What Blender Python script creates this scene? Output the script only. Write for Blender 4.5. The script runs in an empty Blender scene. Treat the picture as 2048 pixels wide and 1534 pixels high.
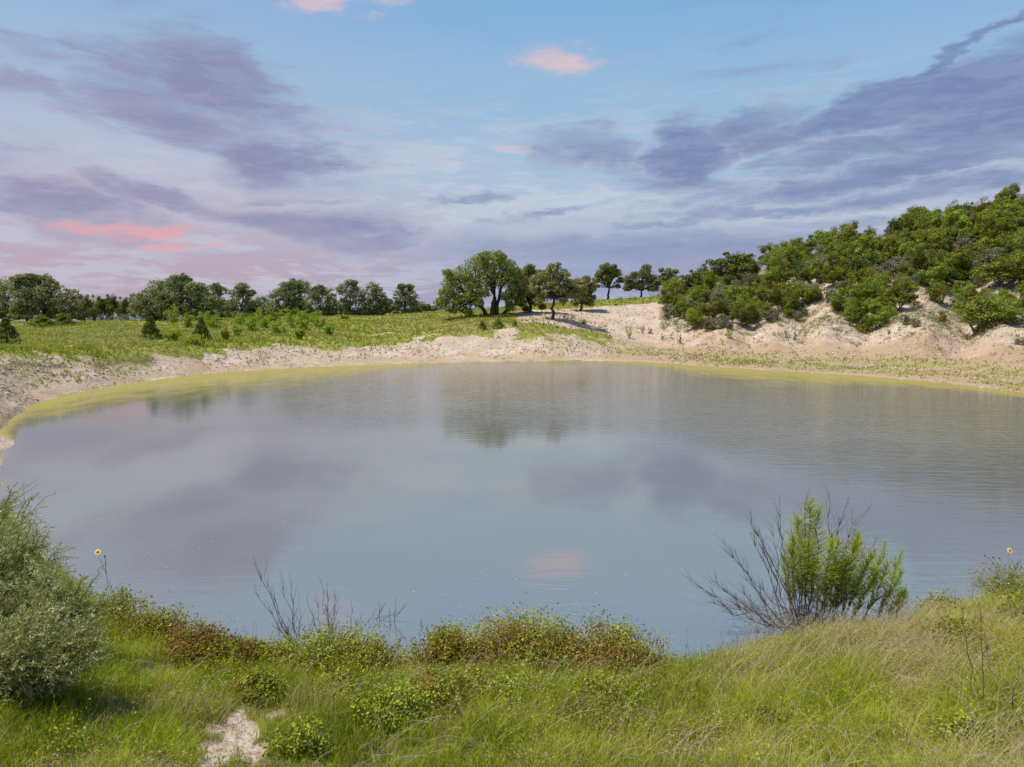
import bpy, math, random
import numpy as np
from mathutils import Vector
rng = np.random.default_rng(7)
random.seed(7)
sc = bpy.context.scene
C = sc.collection

# ------------------------------------------------------------------ camera, world, sun, exposure
H, F, CY = 5.0, 1419.0, 767.0
PITCH = math.atan((767 - 640) / F)
cd = bpy.data.cameras.new('camera'); cam = bpy.data.objects.new('camera', cd); C.objects.link(cam)
cam.location = (0, 0, H); cam.rotation_euler = (math.pi / 2 - PITCH, 0, 0)
cd.sensor_width = 36; cd.lens = F / 2048 * 36; cd.clip_end = 20000; cd.clip_start = 0.05
sc.camera = cam
sc.view_settings.view_transform = 'Standard'; sc.view_settings.look = 'None'
sc.view_settings.exposure = 0.0; sc.view_settings.gamma = 1.0
sc.view_settings.use_curve_mapping = False

SUN_EL, SUN_AZ = math.radians(64), math.radians(-98)     # azimuth from +Y, negative = left of the view
sl = bpy.data.lights.new('sun', 'SUN'); sl.energy = 5.0; sl.angle = math.radians(0.5); sl.color = (1.0, 0.955, 0.88)
so = bpy.data.objects.new('sun', sl); C.objects.link(so)
sd = Vector((math.sin(SUN_AZ) * math.cos(SUN_EL), math.cos(SUN_AZ) * math.cos(SUN_EL), math.sin(SUN_EL)))
so.rotation_euler = (-sd).to_track_quat('-Z', 'Y').to_euler(); so.location = (0, 0, 60)


def lin(r, g, b):
    f = lambda c: (c / 255 / 12.92) if c / 255 <= 0.04045 else ((c / 255 + 0.055) / 1.055) ** 2.4
    return (f(r), f(g), f(b), 1.0)


def ray(px, py):
    x = (px - 1024) / F; yd = (py - CY) / F
    c, s = math.cos(PITCH), math.sin(PITCH)
    return np.array([x, c - yd * s, -s - yd * c])


def vslope(py):
    return np.tan(PITCH + np.arctan((np.asarray(py, float) - CY) / F))


def build_world():
    w = bpy.data.worlds.new('World'); sc.world = w; w.use_nodes = True
    nt = w.node_tree; nt.nodes.clear(); N = nt.nodes; L = nt.links

    def nd(t, **k):
        n = N.new(t)
        for a, b in k.items(): setattr(n, a, b)
        return n

    def put(sock, v):
        if hasattr(v, 'links') or hasattr(v, 'is_linked'): L.new(v, sock)
        else: sock.default_value = v

    def m(op, a, b=None, c=None, clamp=False):
        n = nd('ShaderNodeMath', operation=op, use_clamp=clamp)
        for i, v in enumerate((a, b, c)):
            if v is not None: put(n.inputs[i], v)
        return n.outputs[0]

    def smooth(v, a, b, to0=0.0, to1=1.0):
        n = nd('ShaderNodeMapRange', interpolation_type='SMOOTHERSTEP')
        put(n.inputs[0], v); n.inputs[1].default_value = a; n.inputs[2].default_value = b
        n.inputs[3].default_value = to0; n.inputs[4].default_value = to1
        return n.outputs[0]

    def mix(f, a, b):
        n = nd('ShaderNodeMix', data_type='RGBA'); put(n.inputs[0], f); put(n.inputs[6], a); put(n.inputs[7], b)
        return n.outputs[2]

    tc = nd('ShaderNodeTexCoord')
    nrm = nd('ShaderNodeVectorMath', operation='NORMALIZE'); L.new(tc.outputs['Generated'], nrm.inputs[0])
    sp = nd('ShaderNodeSeparateXYZ'); L.new(nrm.outputs[0], sp.inputs[0])
    az = m('ARCTAN2', sp.outputs[0], sp.outputs[1]); el = m('ARCSINE', sp.outputs[2])
    cb = nd('ShaderNodeCombineXYZ'); L.new(az, cb.inputs[0]); L.new(el, cb.inputs[1])

    def noise(sx, sy, detail, rough, off=0.0, dist=0.0, rot=0.0):
        mp = nd('ShaderNodeMapping'); L.new(cb.outputs[0], mp.inputs[0])
        mp.inputs['Scale'].default_value = (sx, sy, 1); mp.inputs['Location'].default_value = (off, off * 1.7, off * .3)
        mp.inputs['Rotation'].default_value = (0, 0, rot)
        n = nd('ShaderNodeTexNoise'); L.new(mp.outputs[0], n.inputs['Vector'])
        n.inputs['Scale'].default_value = 1; n.inputs['Detail'].default_value = detail
        n.inputs['Roughness'].default_value = rough; n.inputs['Distortion'].default_value = dist
        return n
    wn = noise(5, 13, 7, .62, 3.1)
    wv = nd('ShaderNodeVectorMath', operation='SUBTRACT'); L.new(wn.outputs['Color'], wv.inputs[0]); wv.inputs[1].default_value = (.5, .5, .5)
    wm = nd('ShaderNodeVectorMath', operation='MULTIPLY'); L.new(wv.outputs[0], wm.inputs[0]); wm.inputs[1].default_value = (.32, .085, 0)
    wa = nd('ShaderNodeVectorMath', operation='ADD'); L.new(cb.outputs[0], wa.inputs[0]); L.new(wm.outputs[0], wa.inputs[1])

    def blobs(lst):
        tot = None
        for (px, py, rx, ry, rot, s) in lst:
            d = ray(px, py); d /= np.linalg.norm(d)
            a, e = math.atan2(d[0], d[1]), math.asin(d[2])
            k = 1 / F * math.cos(a) * math.cos(e)
            mp = nd('ShaderNodeMapping', vector_type='TEXTURE'); L.new(wa.outputs[0], mp.inputs[0])
            mp.inputs['Location'].default_value = (a, e, 0)
            mp.inputs['Rotation'].default_value = (0, 0, math.radians(rot))
            mp.inputs['Scale'].default_value = (rx * k * 1.8, ry * k * 1.8, 1)
            ln = nd('ShaderNodeVectorMath', operation='LENGTH'); L.new(mp.outputs[0], ln.inputs[0])
            v = smooth(ln.outputs['Value'], 1.15, 0.0, 0.0, s)
            tot = v if tot is None else m('MAXIMUM', tot, v)
        return tot
    dark = blobs([
        (420, 160, 190, 75, -14, 1), (330, 110, 150, 55, -5, .8), (520, 205, 100, 42, -10, .85), (470, 225, 170, 30, -3, .7),
        (430, 290, 170, 30, -10, .8), (560, 325, 130, 48, -8, .95), (90, 190, 150, 28, -8, .65), (60, 90, 150, 40, 0, .5), (250, 190, 120, 40, 0, .6),
        (90, 385, 150, 38, -8, .85), (290, 385, 170, 22, -12, .8), (120, 430, 120, 20, -20, .55), (620, 460, 210, 34, -6, .75), (740, 485, 110, 34, 0, .8),
        (600, 405, 100, 12, 0, .5), (930, 405, 75, 8, 0, .6), (560, 520, 250, 12, 0, .35),
        (1385, 305, 95, 60, 8, 1), (1180, 300, 105, 38, -8, .66), (1130, 330, 60, 40, 0, .5), (1500, 255, 110, 30, 14, .8), (1545, 285, 70, 28, 0, .75), (1680, 235, 150, 30, 14, 1),
        (1850, 190, 230, 34, 16, .95), (1960, 235, 220, 60, 5, .95), (1930, 95, 170, 16, 24, .9), (1980, 140, 90, 10, 15, .6), (1830, 330, 300, 26, 5, .9),
        (1950, 290, 230, 24, 5, .8), (1650, 355, 160, 20, 8, .75), (1350, 370, 170, 22, -5, .6), (1250, 340, 90, 20, 0, .5), (1600, 408, 300, 13, 2, .68), (1350, 440, 110, 11, 8, .6), (1900, 370, 260, 22, 3, .8), (1750, 290, 200, 26, 8, .85), (1980, 200, 160, 50, 10, .9), (1600, 320, 120, 20, 10, .7), (1450, 395, 160, 16, 4, .6), (2000, 430, 200, 12, 0, .5), (1800, 470, 240, 14, 0, .5), (380, 240, 190, 50, -5, .85), (480, 130, 110, 50, -25, .8), (150, 240, 110, 24, -5, .5), (700, 470, 170, 40, 0, .6),
        (1650, 440, 200, 14, 0, .6), (1080, 437, 110, 7, 6, .55), (1130, 470, 150, 9, 4, .45), (1300, 500, 500, 44, 0, .72), (1430, 560, 500, 60, 0, .72),
        (2300, 330, 200, 60, 0, .8), (2500, 150, 240, 50, 10, .8), (-300, 250, 220, 70, 0, .8), (-500, 420, 260, 40, 0, .7), (1480, 70, 200, 18, 14, .3), (1500, 140, 180, 18, 0, .3)])
    pink = blobs([
        (250, 447, 85, 13, 0, 1), (285, 489, 48, 13, -4, .95), (400, 495, 42, 7, 0, .8), (712, 8, 72, 20, 12, 1), (1150, 110, 95, 24, -10, .95), (1120, 85, 70, 18, -8, .4), (1100, 138, 70, 10, 0, .4),
        (1040, 300, 46, 11, -3, .55), (60, 345, 130, 14, 0, .45), (770, 445, 80, 10, -6, .38), (1300, 120, 130, 18, 0, .32), (1650, 15, 120, 14, 10, .3),
        (825, 392, 14, 5, 0, .5), (500, 285, 80, 8, -10, .25), (620, 290, 70, 10, 0, .25), (150, 345, 90, 8, -5, .3), (-250, 470, 120, 14, 0, .8), (2350, 120, 140, 22, 0, .6), (820, 503, 90, 6, 0, .35), (120, 520, 200, 25, 0, .22)])
    st = noise(5.5, 30, 9, .66, 11.3, .6, math.radians(5))
    fn = noise(16, 75, 7, .65, 5.7, .5, math.radians(7))
    f2 = noise(30, 190, 6, .7, 8.3, .8, math.radians(10))
    nn = m('ADD', m('ADD', m('MULTIPLY', st.outputs['Fac'], .55), m('MULTIPLY', fn.outputs['Fac'], .32)), m('MULTIPLY', f2.outputs['Fac'], .13))
    nz = m('MULTIPLY', m('SUBTRACT', nn, .5), 2.6)
    dm = smooth(m('ADD', dark, nz), .0, 1.08)
    pm = smooth(m('ADD', pink, m('MULTIPLY', nz, .5)), .08, 1.5)
    # clear-sky gradient by elevation, warm mauve left, blue right
    def ramp(stops):
        r = nd('ShaderNodeValToRGB'); put(r.inputs[0], m('ADD', el, m('MULTIPLY', m('SUBTRACT', st.outputs['Fac'], .5), .06)))
        cr = r.color_ramp; cr.interpolation = 'EASE'
        while len(cr.elements) < len(stops): cr.elements.new(.5)
        for e_, (p, c) in zip(cr.elements, stops): e_.position = p; e_.color = lin(*c)
        return r.outputs[0]
    rl = ramp([(0.0, (178, 158, 180)), (.06, (188, 165, 184)), (.13, (191, 181, 200)), (.2, (184, 193, 214)), (.30, (162, 189, 220)), (.41, (146, 181, 220)), (.8, (112, 156, 212))])
    rr = ramp([(0.0, (152, 158, 190)), (.06, (165, 168, 196)), (.13, (185, 192, 212)), (.2, (172, 197, 221)), (.30, (152, 190, 223)), (.41, (134, 181, 226)), (.8, (96, 148, 214))])
    side = smooth(sp.outputs[0], -.5, .12)
    sky = mix(side, rl, rr)
    nis = nd('ShaderNodeTexSky', sky_type='NISHITA'); nis.sun_disc = False; nis.sun_elevation = SUN_EL; nis.sun_rotation = SUN_AZ
    nis.dust_density = 1.5
    nsc = nd('ShaderNodeVectorMath', operation='SCALE'); L.new(nis.outputs[0], nsc.inputs[0]); nsc.inputs[3].default_value = 0.11
    sky = mix(0.12, sky, nsc.outputs[0])
    dc = mix(side, lin(137, 138, 174), lin(114, 130, 174))
    lowc = mix(side, lin(160, 151, 180), lin(146, 153, 188))
    dc = mix(smooth(el, .16, .03), dc, lowc)
    dc = mix(m('MULTIPLY', smooth(fn.outputs['Fac'], .42, .62), .35), dc, mix(side, lin(168, 168, 198), lin(152, 168, 204)))
    # thin bright streaks in the gaps
    pale = m('MULTIPLY', smooth(nn, .45, .57), smooth(el, .36, .16))
    sky = mix(m('MULTIPLY', pale, .8), sky, mix(side, lin(196, 196, 212), lin(198, 208, 222)))
    sky = mix(m('MULTIPLY', dm, .9), sky, dc)
    pc = mix(smooth(el, .12, .36), lin(238, 162, 166), lin(244, 200, 192))
    sky = mix(m('MULTIPLY', pm, .8), sky, pc)
    bg = nd('ShaderNodeBackground'); L.new(sky, bg.inputs[0]); bg.inputs[1].default_value = 1.0
    out = nd('ShaderNodeOutputWorld'); L.new(bg.outputs[0], out.inputs[0])


build_world()

# ------------------------------------------------------------------ numeric helpers
_tab = rng.random((256, 256))


def vnoise(x, y, seed=0):
    x = np.asarray(x, float) + seed * 17.3; y = np.asarray(y, float) + seed * 9.1
    xi = np.floor(x).astype(int); yi = np.floor(y).astype(int); fx = x - xi; fy = y - yi
    fx = fx * fx * (3 - 2 * fx); fy = fy * fy * (3 - 2 * fy)
    g = lambda a, b: _tab[a % 256, b % 256]
    return (g(xi, yi) * (1 - fx) + g(xi + 1, yi) * fx) * (1 - fy) + (g(xi, yi + 1) * (1 - fx) + g(xi + 1, yi + 1) * fx) * fy


def fbm(x, y, o=4, seed=0):
    t = 0; a = .5; s = 0
    for i in range(o):
        t = t + a * vnoise(x * 2 ** i, y * 2 ** i, seed + i * 3); s += a; a *= .5
    return t / s


def sstep(v, a, b):
    t = np.clip((v - a) / (b - a), 0, 1); return t * t * (3 - 2 * t)


# ------------------------------------------------------------------ terrain rows, read off the landscape column by column
K = [-700, -250, -20, 38, 200, 400, 600, 800, 950, 1100, 1200, 1300, 1400, 1550, 1700, 1850, 2048, 2400, 3000]
def Ywl(py): return H / vslope(py)
NW = [1150, 1080, 1000, 1095, 1235, 1292, 1312, 1325, 1330, 1335, 1337, 1335, 1325, 1292, 1268, 1240, 1185, 1130, 1080]     # near waterline
FW = [850, 868, 880, 815, 775, 748, 735, 728, 724, 722, 721, 724, 733, 743, 752, 764, 790, 840, 900]                       # far waterline
P7 = [770, 775, 790, 775, 757, 733, 722, 714, 706, 705, 706, 708, 714, 722, 730, 738, 755, 780, 800]
Y7 = [40, 38, 37, 45, 54.5, 69, 79, 87, 90, 91, 93, 95, 88, 82, 76, 70, 60, 50, 45]
P8 = [700, 700, 706, 700, 704, 690, 684, 682, 658, 652, 674, 690, 695, 692, 690, 690, 700, 700, 700]
Y8 = [55, 52, 48, 52, 59, 73, 84, 92, 97, 99, 104, 108, 100, 95, 88, 82, 72, 65, 60]
P9 = [665, 662, 664, 664, 662, 657, 651, 648, 638, 641, 664, 655, 640, 640, 635, 630, 640, 630, 620]
Y9 = [95, 95, 92, 93, 98, 106, 112, 128, 112, 107, 113, 120, 113, 108, 100, 94, 86, 78, 70]
P10 = [650, 648, 648, 648, 645, 641, 634, 627, 629, 618, 613, 610, 588, 570, 550, 540, 540, 520, 500]
Y10 = [130, 130, 130, 130, 135, 142, 152, 172, 124, 137, 140, 141, 138, 125, 118, 110, 100, 92, 85]
P11 = [645, 643, 643, 643, 641, 638, 630, 623, 620, 604, 600, 595, 570, 530, 482, 446, 412, 390, 390]
Y11 = [200, 200, 200, 200, 200, 205, 210, 230, 190, 172, 172, 180, 176, 156, 150, 145, 135, 122, 110]
Z12 = [5, 5, 4, 4, 4, 4, 5, 6, 7, 9, 10, 11, 10, 14, 20, 24, 28, 30, 28]
K = np.array(K, float)
ZR = lambda P, Y: H - np.array(Y, float) * vslope(P)
mid = np.array([.9, .8, .02, -.6, -1, -1, -1, -1, -1, -1, -1, -1, -1, -1, -1, -1, -1, -.8, .8])
nwY, fwY = Ywl(NW), Ywl(FW)
one = np.ones(len(K))
nearZ = np.array([1.6, 1.5, 1.35, 1.3, 1.1, .95, .85, .8, .8, .8, .8, .85, .9, 1.0, 1.1, 1.2, 1.3, 1.4, 1.4])
landside = np.array([1.2, 1.0, .05, 0, 0, 0, 0, 0, 0, 0, 0, 0, 0, 0, 0, 0, 0, 0, 1.2])
rowsY = [0 * one, 3 * one, 6 * one, np.minimum(8 * one, nwY - 2), nwY, nwY * .85 + fwY * .15, nwY * .15 + fwY * .85, fwY, np.array(Y7, float), np.array(Y8, float),
         np.array(Y9, float), np.array(Y10, float), np.array(Y11, float), 420 * one, 900 * one, 6000 * one]
rowsZ = [nearZ + .9, nearZ + .4, nearZ, nearZ * .72, landside, mid, mid, landside, ZR(P7, Y7), ZR(P8, Y8), ZR(P9, Y9), ZR(P10, Y10), ZR(P11, Y11),
         np.array(Z12, float), 3 * one, 0 * one]
rowsY = np.array(rowsY); rowsZ = np.array(rowsZ)
GP = np.arange(-700, 3001, 10.0); LYMIN, LYMAX, NLY = math.log(2.0), math.log(6000.0), 900
GL = np.linspace(LYMIN, LYMAX, NLY)
TZ = np.zeros((len(GP), NLY)); TS = np.zeros((len(GP), NLY))
for i, p in enumerate(GP):
    yy = np.array([np.interp(p, K, r) for r in rowsY]); zz = np.array([np.interp(p, K, r) for r in rowsZ])
    yy = np.maximum.accumulate(yy + np.arange(len(yy)) * 1e-3)
    TZ[i] = np.interp(np.exp(GL), yy, zz); TS[i] = np.interp(np.exp(GL), yy, np.arange(len(yy)))


def blur(A, n, axis):
    k = np.hanning(2 * n + 3)[1:-1]; k /= k.sum()
    P = np.pad(A, [(n, n) if a == axis else (0, 0) for a in range(2)], mode='edge')
    return np.apply_along_axis(lambda v: np.convolve(v, k, 'valid'), axis, P)


TZ = blur(blur(TZ, 4, 0), 5, 1)
MND = (np.array([1330, 1385, 1440, 1490, 1545, 1600, 1655, 1722, 1770, 1845, 1925, 1990, 2060, 2140, 2230, 2330, 2500], float),
       np.array([0, -.2, .8, -.6, .7, -.5, 1.0, -.9, .3, 1.2, -1.5, .9, .2, -1, .9, -.6, 0]))


def _coord(x, y):
    x = np.asarray(x, float); y = np.asarray(y, float)
    az = np.clip(np.arctan2(x, y), -.881, .944); r = np.hypot(x, y)
    u = np.tan(az); Y = np.maximum(r * np.cos(az), 2.0)
    return 1024 + F * u, Y


def _look(T, p, Y):
    a = np.clip((p + 700) / 10, 0, len(GP) - 1.001); b = np.clip((np.log(Y) - LYMIN) / (LYMAX - LYMIN) * (NLY - 1), 0, NLY - 1.001)
    ai = a.astype(int); bi = b.astype(int); fa = a - ai; fb = b - bi
    return (T[ai, bi] * (1 - fb) + T[ai, bi + 1] * fb) * (1 - fa) + (T[ai + 1, bi] * (1 - fb) + T[ai + 1, bi + 1] * fb) * fa


def sval(x, y):
    p, Y = _coord(x, y); return _look(TS, p, Y)


def tz(x, y):
    x = np.asarray(x, float); y = np.asarray(y, float)
    p, Y = _coord(x, y); z = _look(TZ, p, Y); s = _look(TS, p, Y)
    warp = (fbm(x / 9, y / 9, 2, 5) - .5) * 60
    md = np.interp(p + warp, *MND)
    z = z + md * .85 * sstep(s, 8.1, 9.2) * (1 - sstep(s, 10.6, 11.8))
    bank = sstep(s, 7.15, 8.0) * (1 - sstep(s, 12, 13))
    left = 1 - sstep(p, 1180, 1400) * .0
    z = z + bank * ((fbm(x / 5, y / 5, 4, 2) - .5) * .6 * left)
    er = sstep(s, 7.3, 8.3) * (1 - sstep(s, 9.2, 9.9))
    z = z - er * np.abs(fbm(x / 1.3, y / 4.0, 3, 9) - .5) * .5
    z = z + sstep(s, 7.0, 7.4) * (1 - sstep(s, 8.8, 9.6)) * (fbm(x / .7, y / .7, 2, 21) - .5) * .12
    z = z + (1 - sstep(p, 25, 75)) * sstep(p, -400, -100) * ((fbm(x / 2.2, y / 2.2, 3, 61) - .45) * .9) * sstep(s, 3.5, 4.2) * (1 - sstep(s, 7, 7.6))
    z = z + (1 - sstep(s, 3.3, 4.0)) * (fbm(x / 1.2, y / 1.2, 3, 12) - .5) * .32
    return z


def ground_at(px, py):
    """world point where the line of sight through (px, py) meets the ground"""
    px = np.atleast_1d(np.asarray(px, float)); py = np.atleast_1d(np.asarray(py, float))
    yd = (py - CY) / F; c, s = math.cos(PITCH), math.sin(PITCH)
    dx, dy, dz = (px - 1024) / F, c - yd * s, -s - yd * c
    T = np.exp(np.linspace(math.log(4.5), math.log(420), 150))
    hit = np.full(len(px), np.nan); lo = np.full(len(px), 4.5); hi = np.full(len(px), np.nan)
    for t in T:
        act = np.isnan(hi)
        if not act.any(): break
        g = act & (H + dz * t < tz(dx * t, dy * t))
        hi = np.where(g, t, hi); lo = np.where(np.isnan(hi), t, lo)
    for _ in range(7):
        md = (lo + np.where(np.isnan(hi), lo, hi)) / 2; g = H + dz * md < tz(dx * md, dy * md)
        hi = np.where(g & ~np.isnan(hi), md, hi); lo = np.where(g, lo, md)
    hit = hi
    h0 = np.where(np.isnan(hit), 50., hit)
    return np.stack([dx * hit, dy * hit, tz(dx * h0, dy * h0)], -1)


def at(px, py, Y):
    d = ray(px, py); t = Y / d[1]
    return np.array([d[0] * t, Y, H + d[2] * t])


def proj(P):
    c, s = math.cos(PITCH), math.sin(PITCH)
    zc = P[..., 1] * c + (H - P[..., 2]) * s; yc = (H - P[..., 2]) * c - P[..., 1] * s
    return 1024 + F * P[..., 0] / zc, CY + F * yc / zc


# ------------------------------------------------------------------ mesh plumbing
class Geo:
    def __init__(s): s.v = []; s.t = []; s.c = []; s.m = []; s.n = 0

    def add(s, v, t, c, mi=0):
        v = np.asarray(v, np.float32).reshape(-1, 3); t = np.asarray(t, np.int32).reshape(-1, 3)
        c = np.asarray(c, np.float32)
        if c.ndim == 1: c = np.tile(c, (len(v), 1))
        s.v.append(v); s.t.append(t + s.n); s.c.append(c); s.m.append(np.full(len(t), mi, np.int32)); s.n += len(v)

    def mesh(s, name, mats, smooth=False):
        v = np.concatenate(s.v); t = np.concatenate(s.t); c = np.concatenate(s.c)
        me = bpy.data.meshes.new(name)
        me.vertices.add(len(v)); me.vertices.foreach_set('co', v.ravel())
        me.loops.add(len(t) * 3); me.loops.foreach_set('vertex_index', t.ravel())
        me.polygons.add(len(t)); me.polygons.foreach_set('loop_start', np.arange(0, len(t) * 3, 3, dtype=np.int32))
        try: me.polygons.foreach_set('loop_total', np.full(len(t), 3, np.int32))
        except Exception: pass
        mats = mats if isinstance(mats, (list, tuple)) else [mats]
        for m_ in mats: me.materials.append(m_)
        if len(mats) > 1: me.polygons.foreach_set('material_index', np.concatenate(s.m))
        me.polygons.foreach_set('use_smooth', np.full(len(t), bool(smooth)))
        a = me.color_attributes.new('tint', 'FLOAT_COLOR', 'POINT')
        cc = np.ones((len(v), 4), np.float32); cc[:, :c.shape[1]] = c; a.data.foreach_set('color', cc.ravel())
        me.update(calc_edges=True); me.validate(verbose=False)
        return me

    def obj(s, name, mats, parent=None, smooth=False):
        o = bpy.data.objects.new(name, s.mesh(name, mats, smooth)); C.objects.link(o)
        if parent is not None: o.parent = parent
        return o


def tag(o, label=None, cat=None, group=None, kind=None):
    if label: o['label'] = label
    if cat: o['category'] = cat
    if group: o['group'] = group
    if kind: o['kind'] = kind
    return o


def thing(name, label, cat, loc, rz=0, group=None):
    o = bpy.data.objects.new(name, None); C.objects.link(o); o.empty_display_size = .2
    o.location = tuple(float(a) for a in loc); o.rotation_euler = (0, 0, rz)
    return tag(o, label, cat, group)


def dup(root, loc, rz, scale, label=None, group=None):
    r = root.copy(); C.objects.link(r); r.location = tuple(float(a) for a in loc); r.rotation_euler = (0, 0, rz); r.scale = scale
    if label: r['label'] = label
    if group: r['group'] = group
    for ch in list(root.children):
        c = ch.copy(); C.objects.link(c); c.parent = r
    return r


def unit(a): return a / np.maximum(np.linalg.norm(a, axis=-1, keepdims=True), 1e-9)
def rdir(n): return unit(rng.normal(size=(n, 3)))


def leaves(g, P, nrm, L, W, tint, mi=0, axis=None, fold=.0, tri=False):
    """rhombic leaves: centre P, surface normal nrm, length L, width W, tint (n,3)"""
    n = len(P)
    if n == 0: return
    a = rdir(n) if axis is None else unit(axis + 0 * P)
    nrm = unit(nrm)
    a = unit(a - (a * nrm).sum(-1, keepdims=True) * nrm + 1e-5); b = np.cross(nrm, a)
    L = np.broadcast_to(np.asarray(L, float), (n,))[:, None]; W = np.broadcast_to(np.asarray(W, float), (n,))[:, None]
    if tri:
        v = np.stack([P - a * L * .5 + b * W * .5, P + a * L * .5, P - a * L * .5 - b * W * .5], 1)
        g.add(v.reshape(-1, 3), np.arange(n * 3).reshape(-1, 3), np.repeat(np.asarray(tint, float), 3, 0), mi); return
    v = np.stack([P - a * L * .5, P + b * W * .5 + nrm * W * fold, P + a * L * .5, P - b * W * .5 + nrm * W * fold], 1)
    i = np.arange(n)[:, None] * 4
    t = np.concatenate([i + [0, 1, 2], i + [0, 2, 3]], 1).reshape(-1, 3)
    g.add(v.reshape(-1, 3), t, np.repeat(np.asarray(tint, float), 4, 0), mi)


def tube(g, pts, rad, k=4, c=(.5, 0, 0), mi=0):
    pts = np.asarray(pts, float); n = len(pts); rad = np.broadcast_to(np.asarray(rad, float), (n,))
    d = unit(np.gradient(pts, axis=0)); up = np.array([0.02, .31, .95]) if abs(d[0][2]) < .9 else np.array([1., .1, 0])
    a = unit(np.cross(d, up)); b = np.cross(d, a)
    th = np.arange(k) * 2 * math.pi / k
    v = pts[:, None] + rad[:, None, None] * (a[:, None] * np.cos(th)[None, :, None] + b[:, None] * np.sin(th)[None, :, None])
    i = np.arange(n - 1)[:, None] * k; j = np.arange(k)[None]; j2 = (j + 1) % k
    q = np.stack([i + j, i + j2, i + k + j2, i + k + j], -1).reshape(-1, 4)
    g.add(v.reshape(-1, 3), np.concatenate([q[:, [0, 1, 2]], q[:, [0, 2, 3]]]), c, mi)


def tubes(g, A, B, bend, r0, r1, k=3, seg=4, c=None, mi=0):
    """many curved twigs at once from A to B with a bend vector"""
    n = len(A); t = np.linspace(0, 1, seg + 1)[None, :, None]
    P = A[:, None] * (1 - t) + B[:, None] * t + bend[:, None] * (4 * t * (1 - t))
    d = unit(B - A); up = np.tile([.1, .2, 1.], (n, 1)); up[np.abs(d[:, 2]) > .9] = [1, .1, 0]
    a = unit(np.cross(d, up)); b = np.cross(d, a)
    r0 = np.broadcast_to(r0, (n,)); r1 = np.broadcast_to(r1, (n,))
    R = r0[:, None, None] * (1 - t) + r1[:, None, None] * t
    th = np.arange(k) * 2 * math.pi / k
    v = P[:, :, None] + R[:, :, None] * (a[:, None, None] * np.cos(th)[None, None, :, None] + b[:, None, None] * np.sin(th)[None, None, :, None])
    base = np.arange(n)[:, None, None] * ((seg + 1) * k); i = np.arange(seg)[None, :, None] * k; j = np.arange(k)[None, None]; j2 = (j + 1) % k
    q = np.stack([base + i + j, base + i + j2, base + i + k + j2, base + i + k + j], -1).reshape(-1, 4)
    cc = np.repeat(c if c is not None else np.tile([.5, 0, 0], (n, 1)), (seg + 1) * k, 0)
    g.add(v.reshape(-1, 3), np.concatenate([q[:, [0, 1, 2]], q[:, [0, 2, 3]]]), cc, mi)


def blades(g, P, h, w, lean, ang, tint, seg=2, mi=0, droop=1.0):
    """grass blades rooted at P: height h, width w, sideways lean (fraction of h) along angle ang"""
    n = len(P)
    t = np.linspace(0, 1, seg + 1)
    dx = np.cos(ang); dy = np.sin(ang)
    fa = rng.uniform(0, math.pi, n); wx, wy = np.cos(fa), np.sin(fa)
    vs = []
    for i, ti in enumerate(t):
        off = lean * h * ti ** 1.8; zz = h * (ti - droop * .35 * lean * ti ** 2.4)
        c = P + np.stack([dx * off, dy * off, zz], -1)
        if i < seg:
            ww = (w * .5 * (1 - ti * .55))[:, None] * np.stack([wx, wy, 0 * wx], -1)
            vs += [c - ww, c + ww]
        else: vs += [c]
    v = np.stack(vs, 1); m_ = v.shape[1]
    tr = []
    for i in range(seg - 1): a = 2 * i; tr += [[a, a + 1, a + 3], [a, a + 3, a + 2]]
    a = 2 * (seg - 1); tr += [[a, a + 1, a + 2]]
    T = (np.arange(n)[:, None, None] * m_ + np.array(tr)[None]).reshape(-1, 3)
    g.add(v.reshape(-1, 3), T, np.repeat(np.asarray(tint, float), m_, 0), mi)


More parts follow.
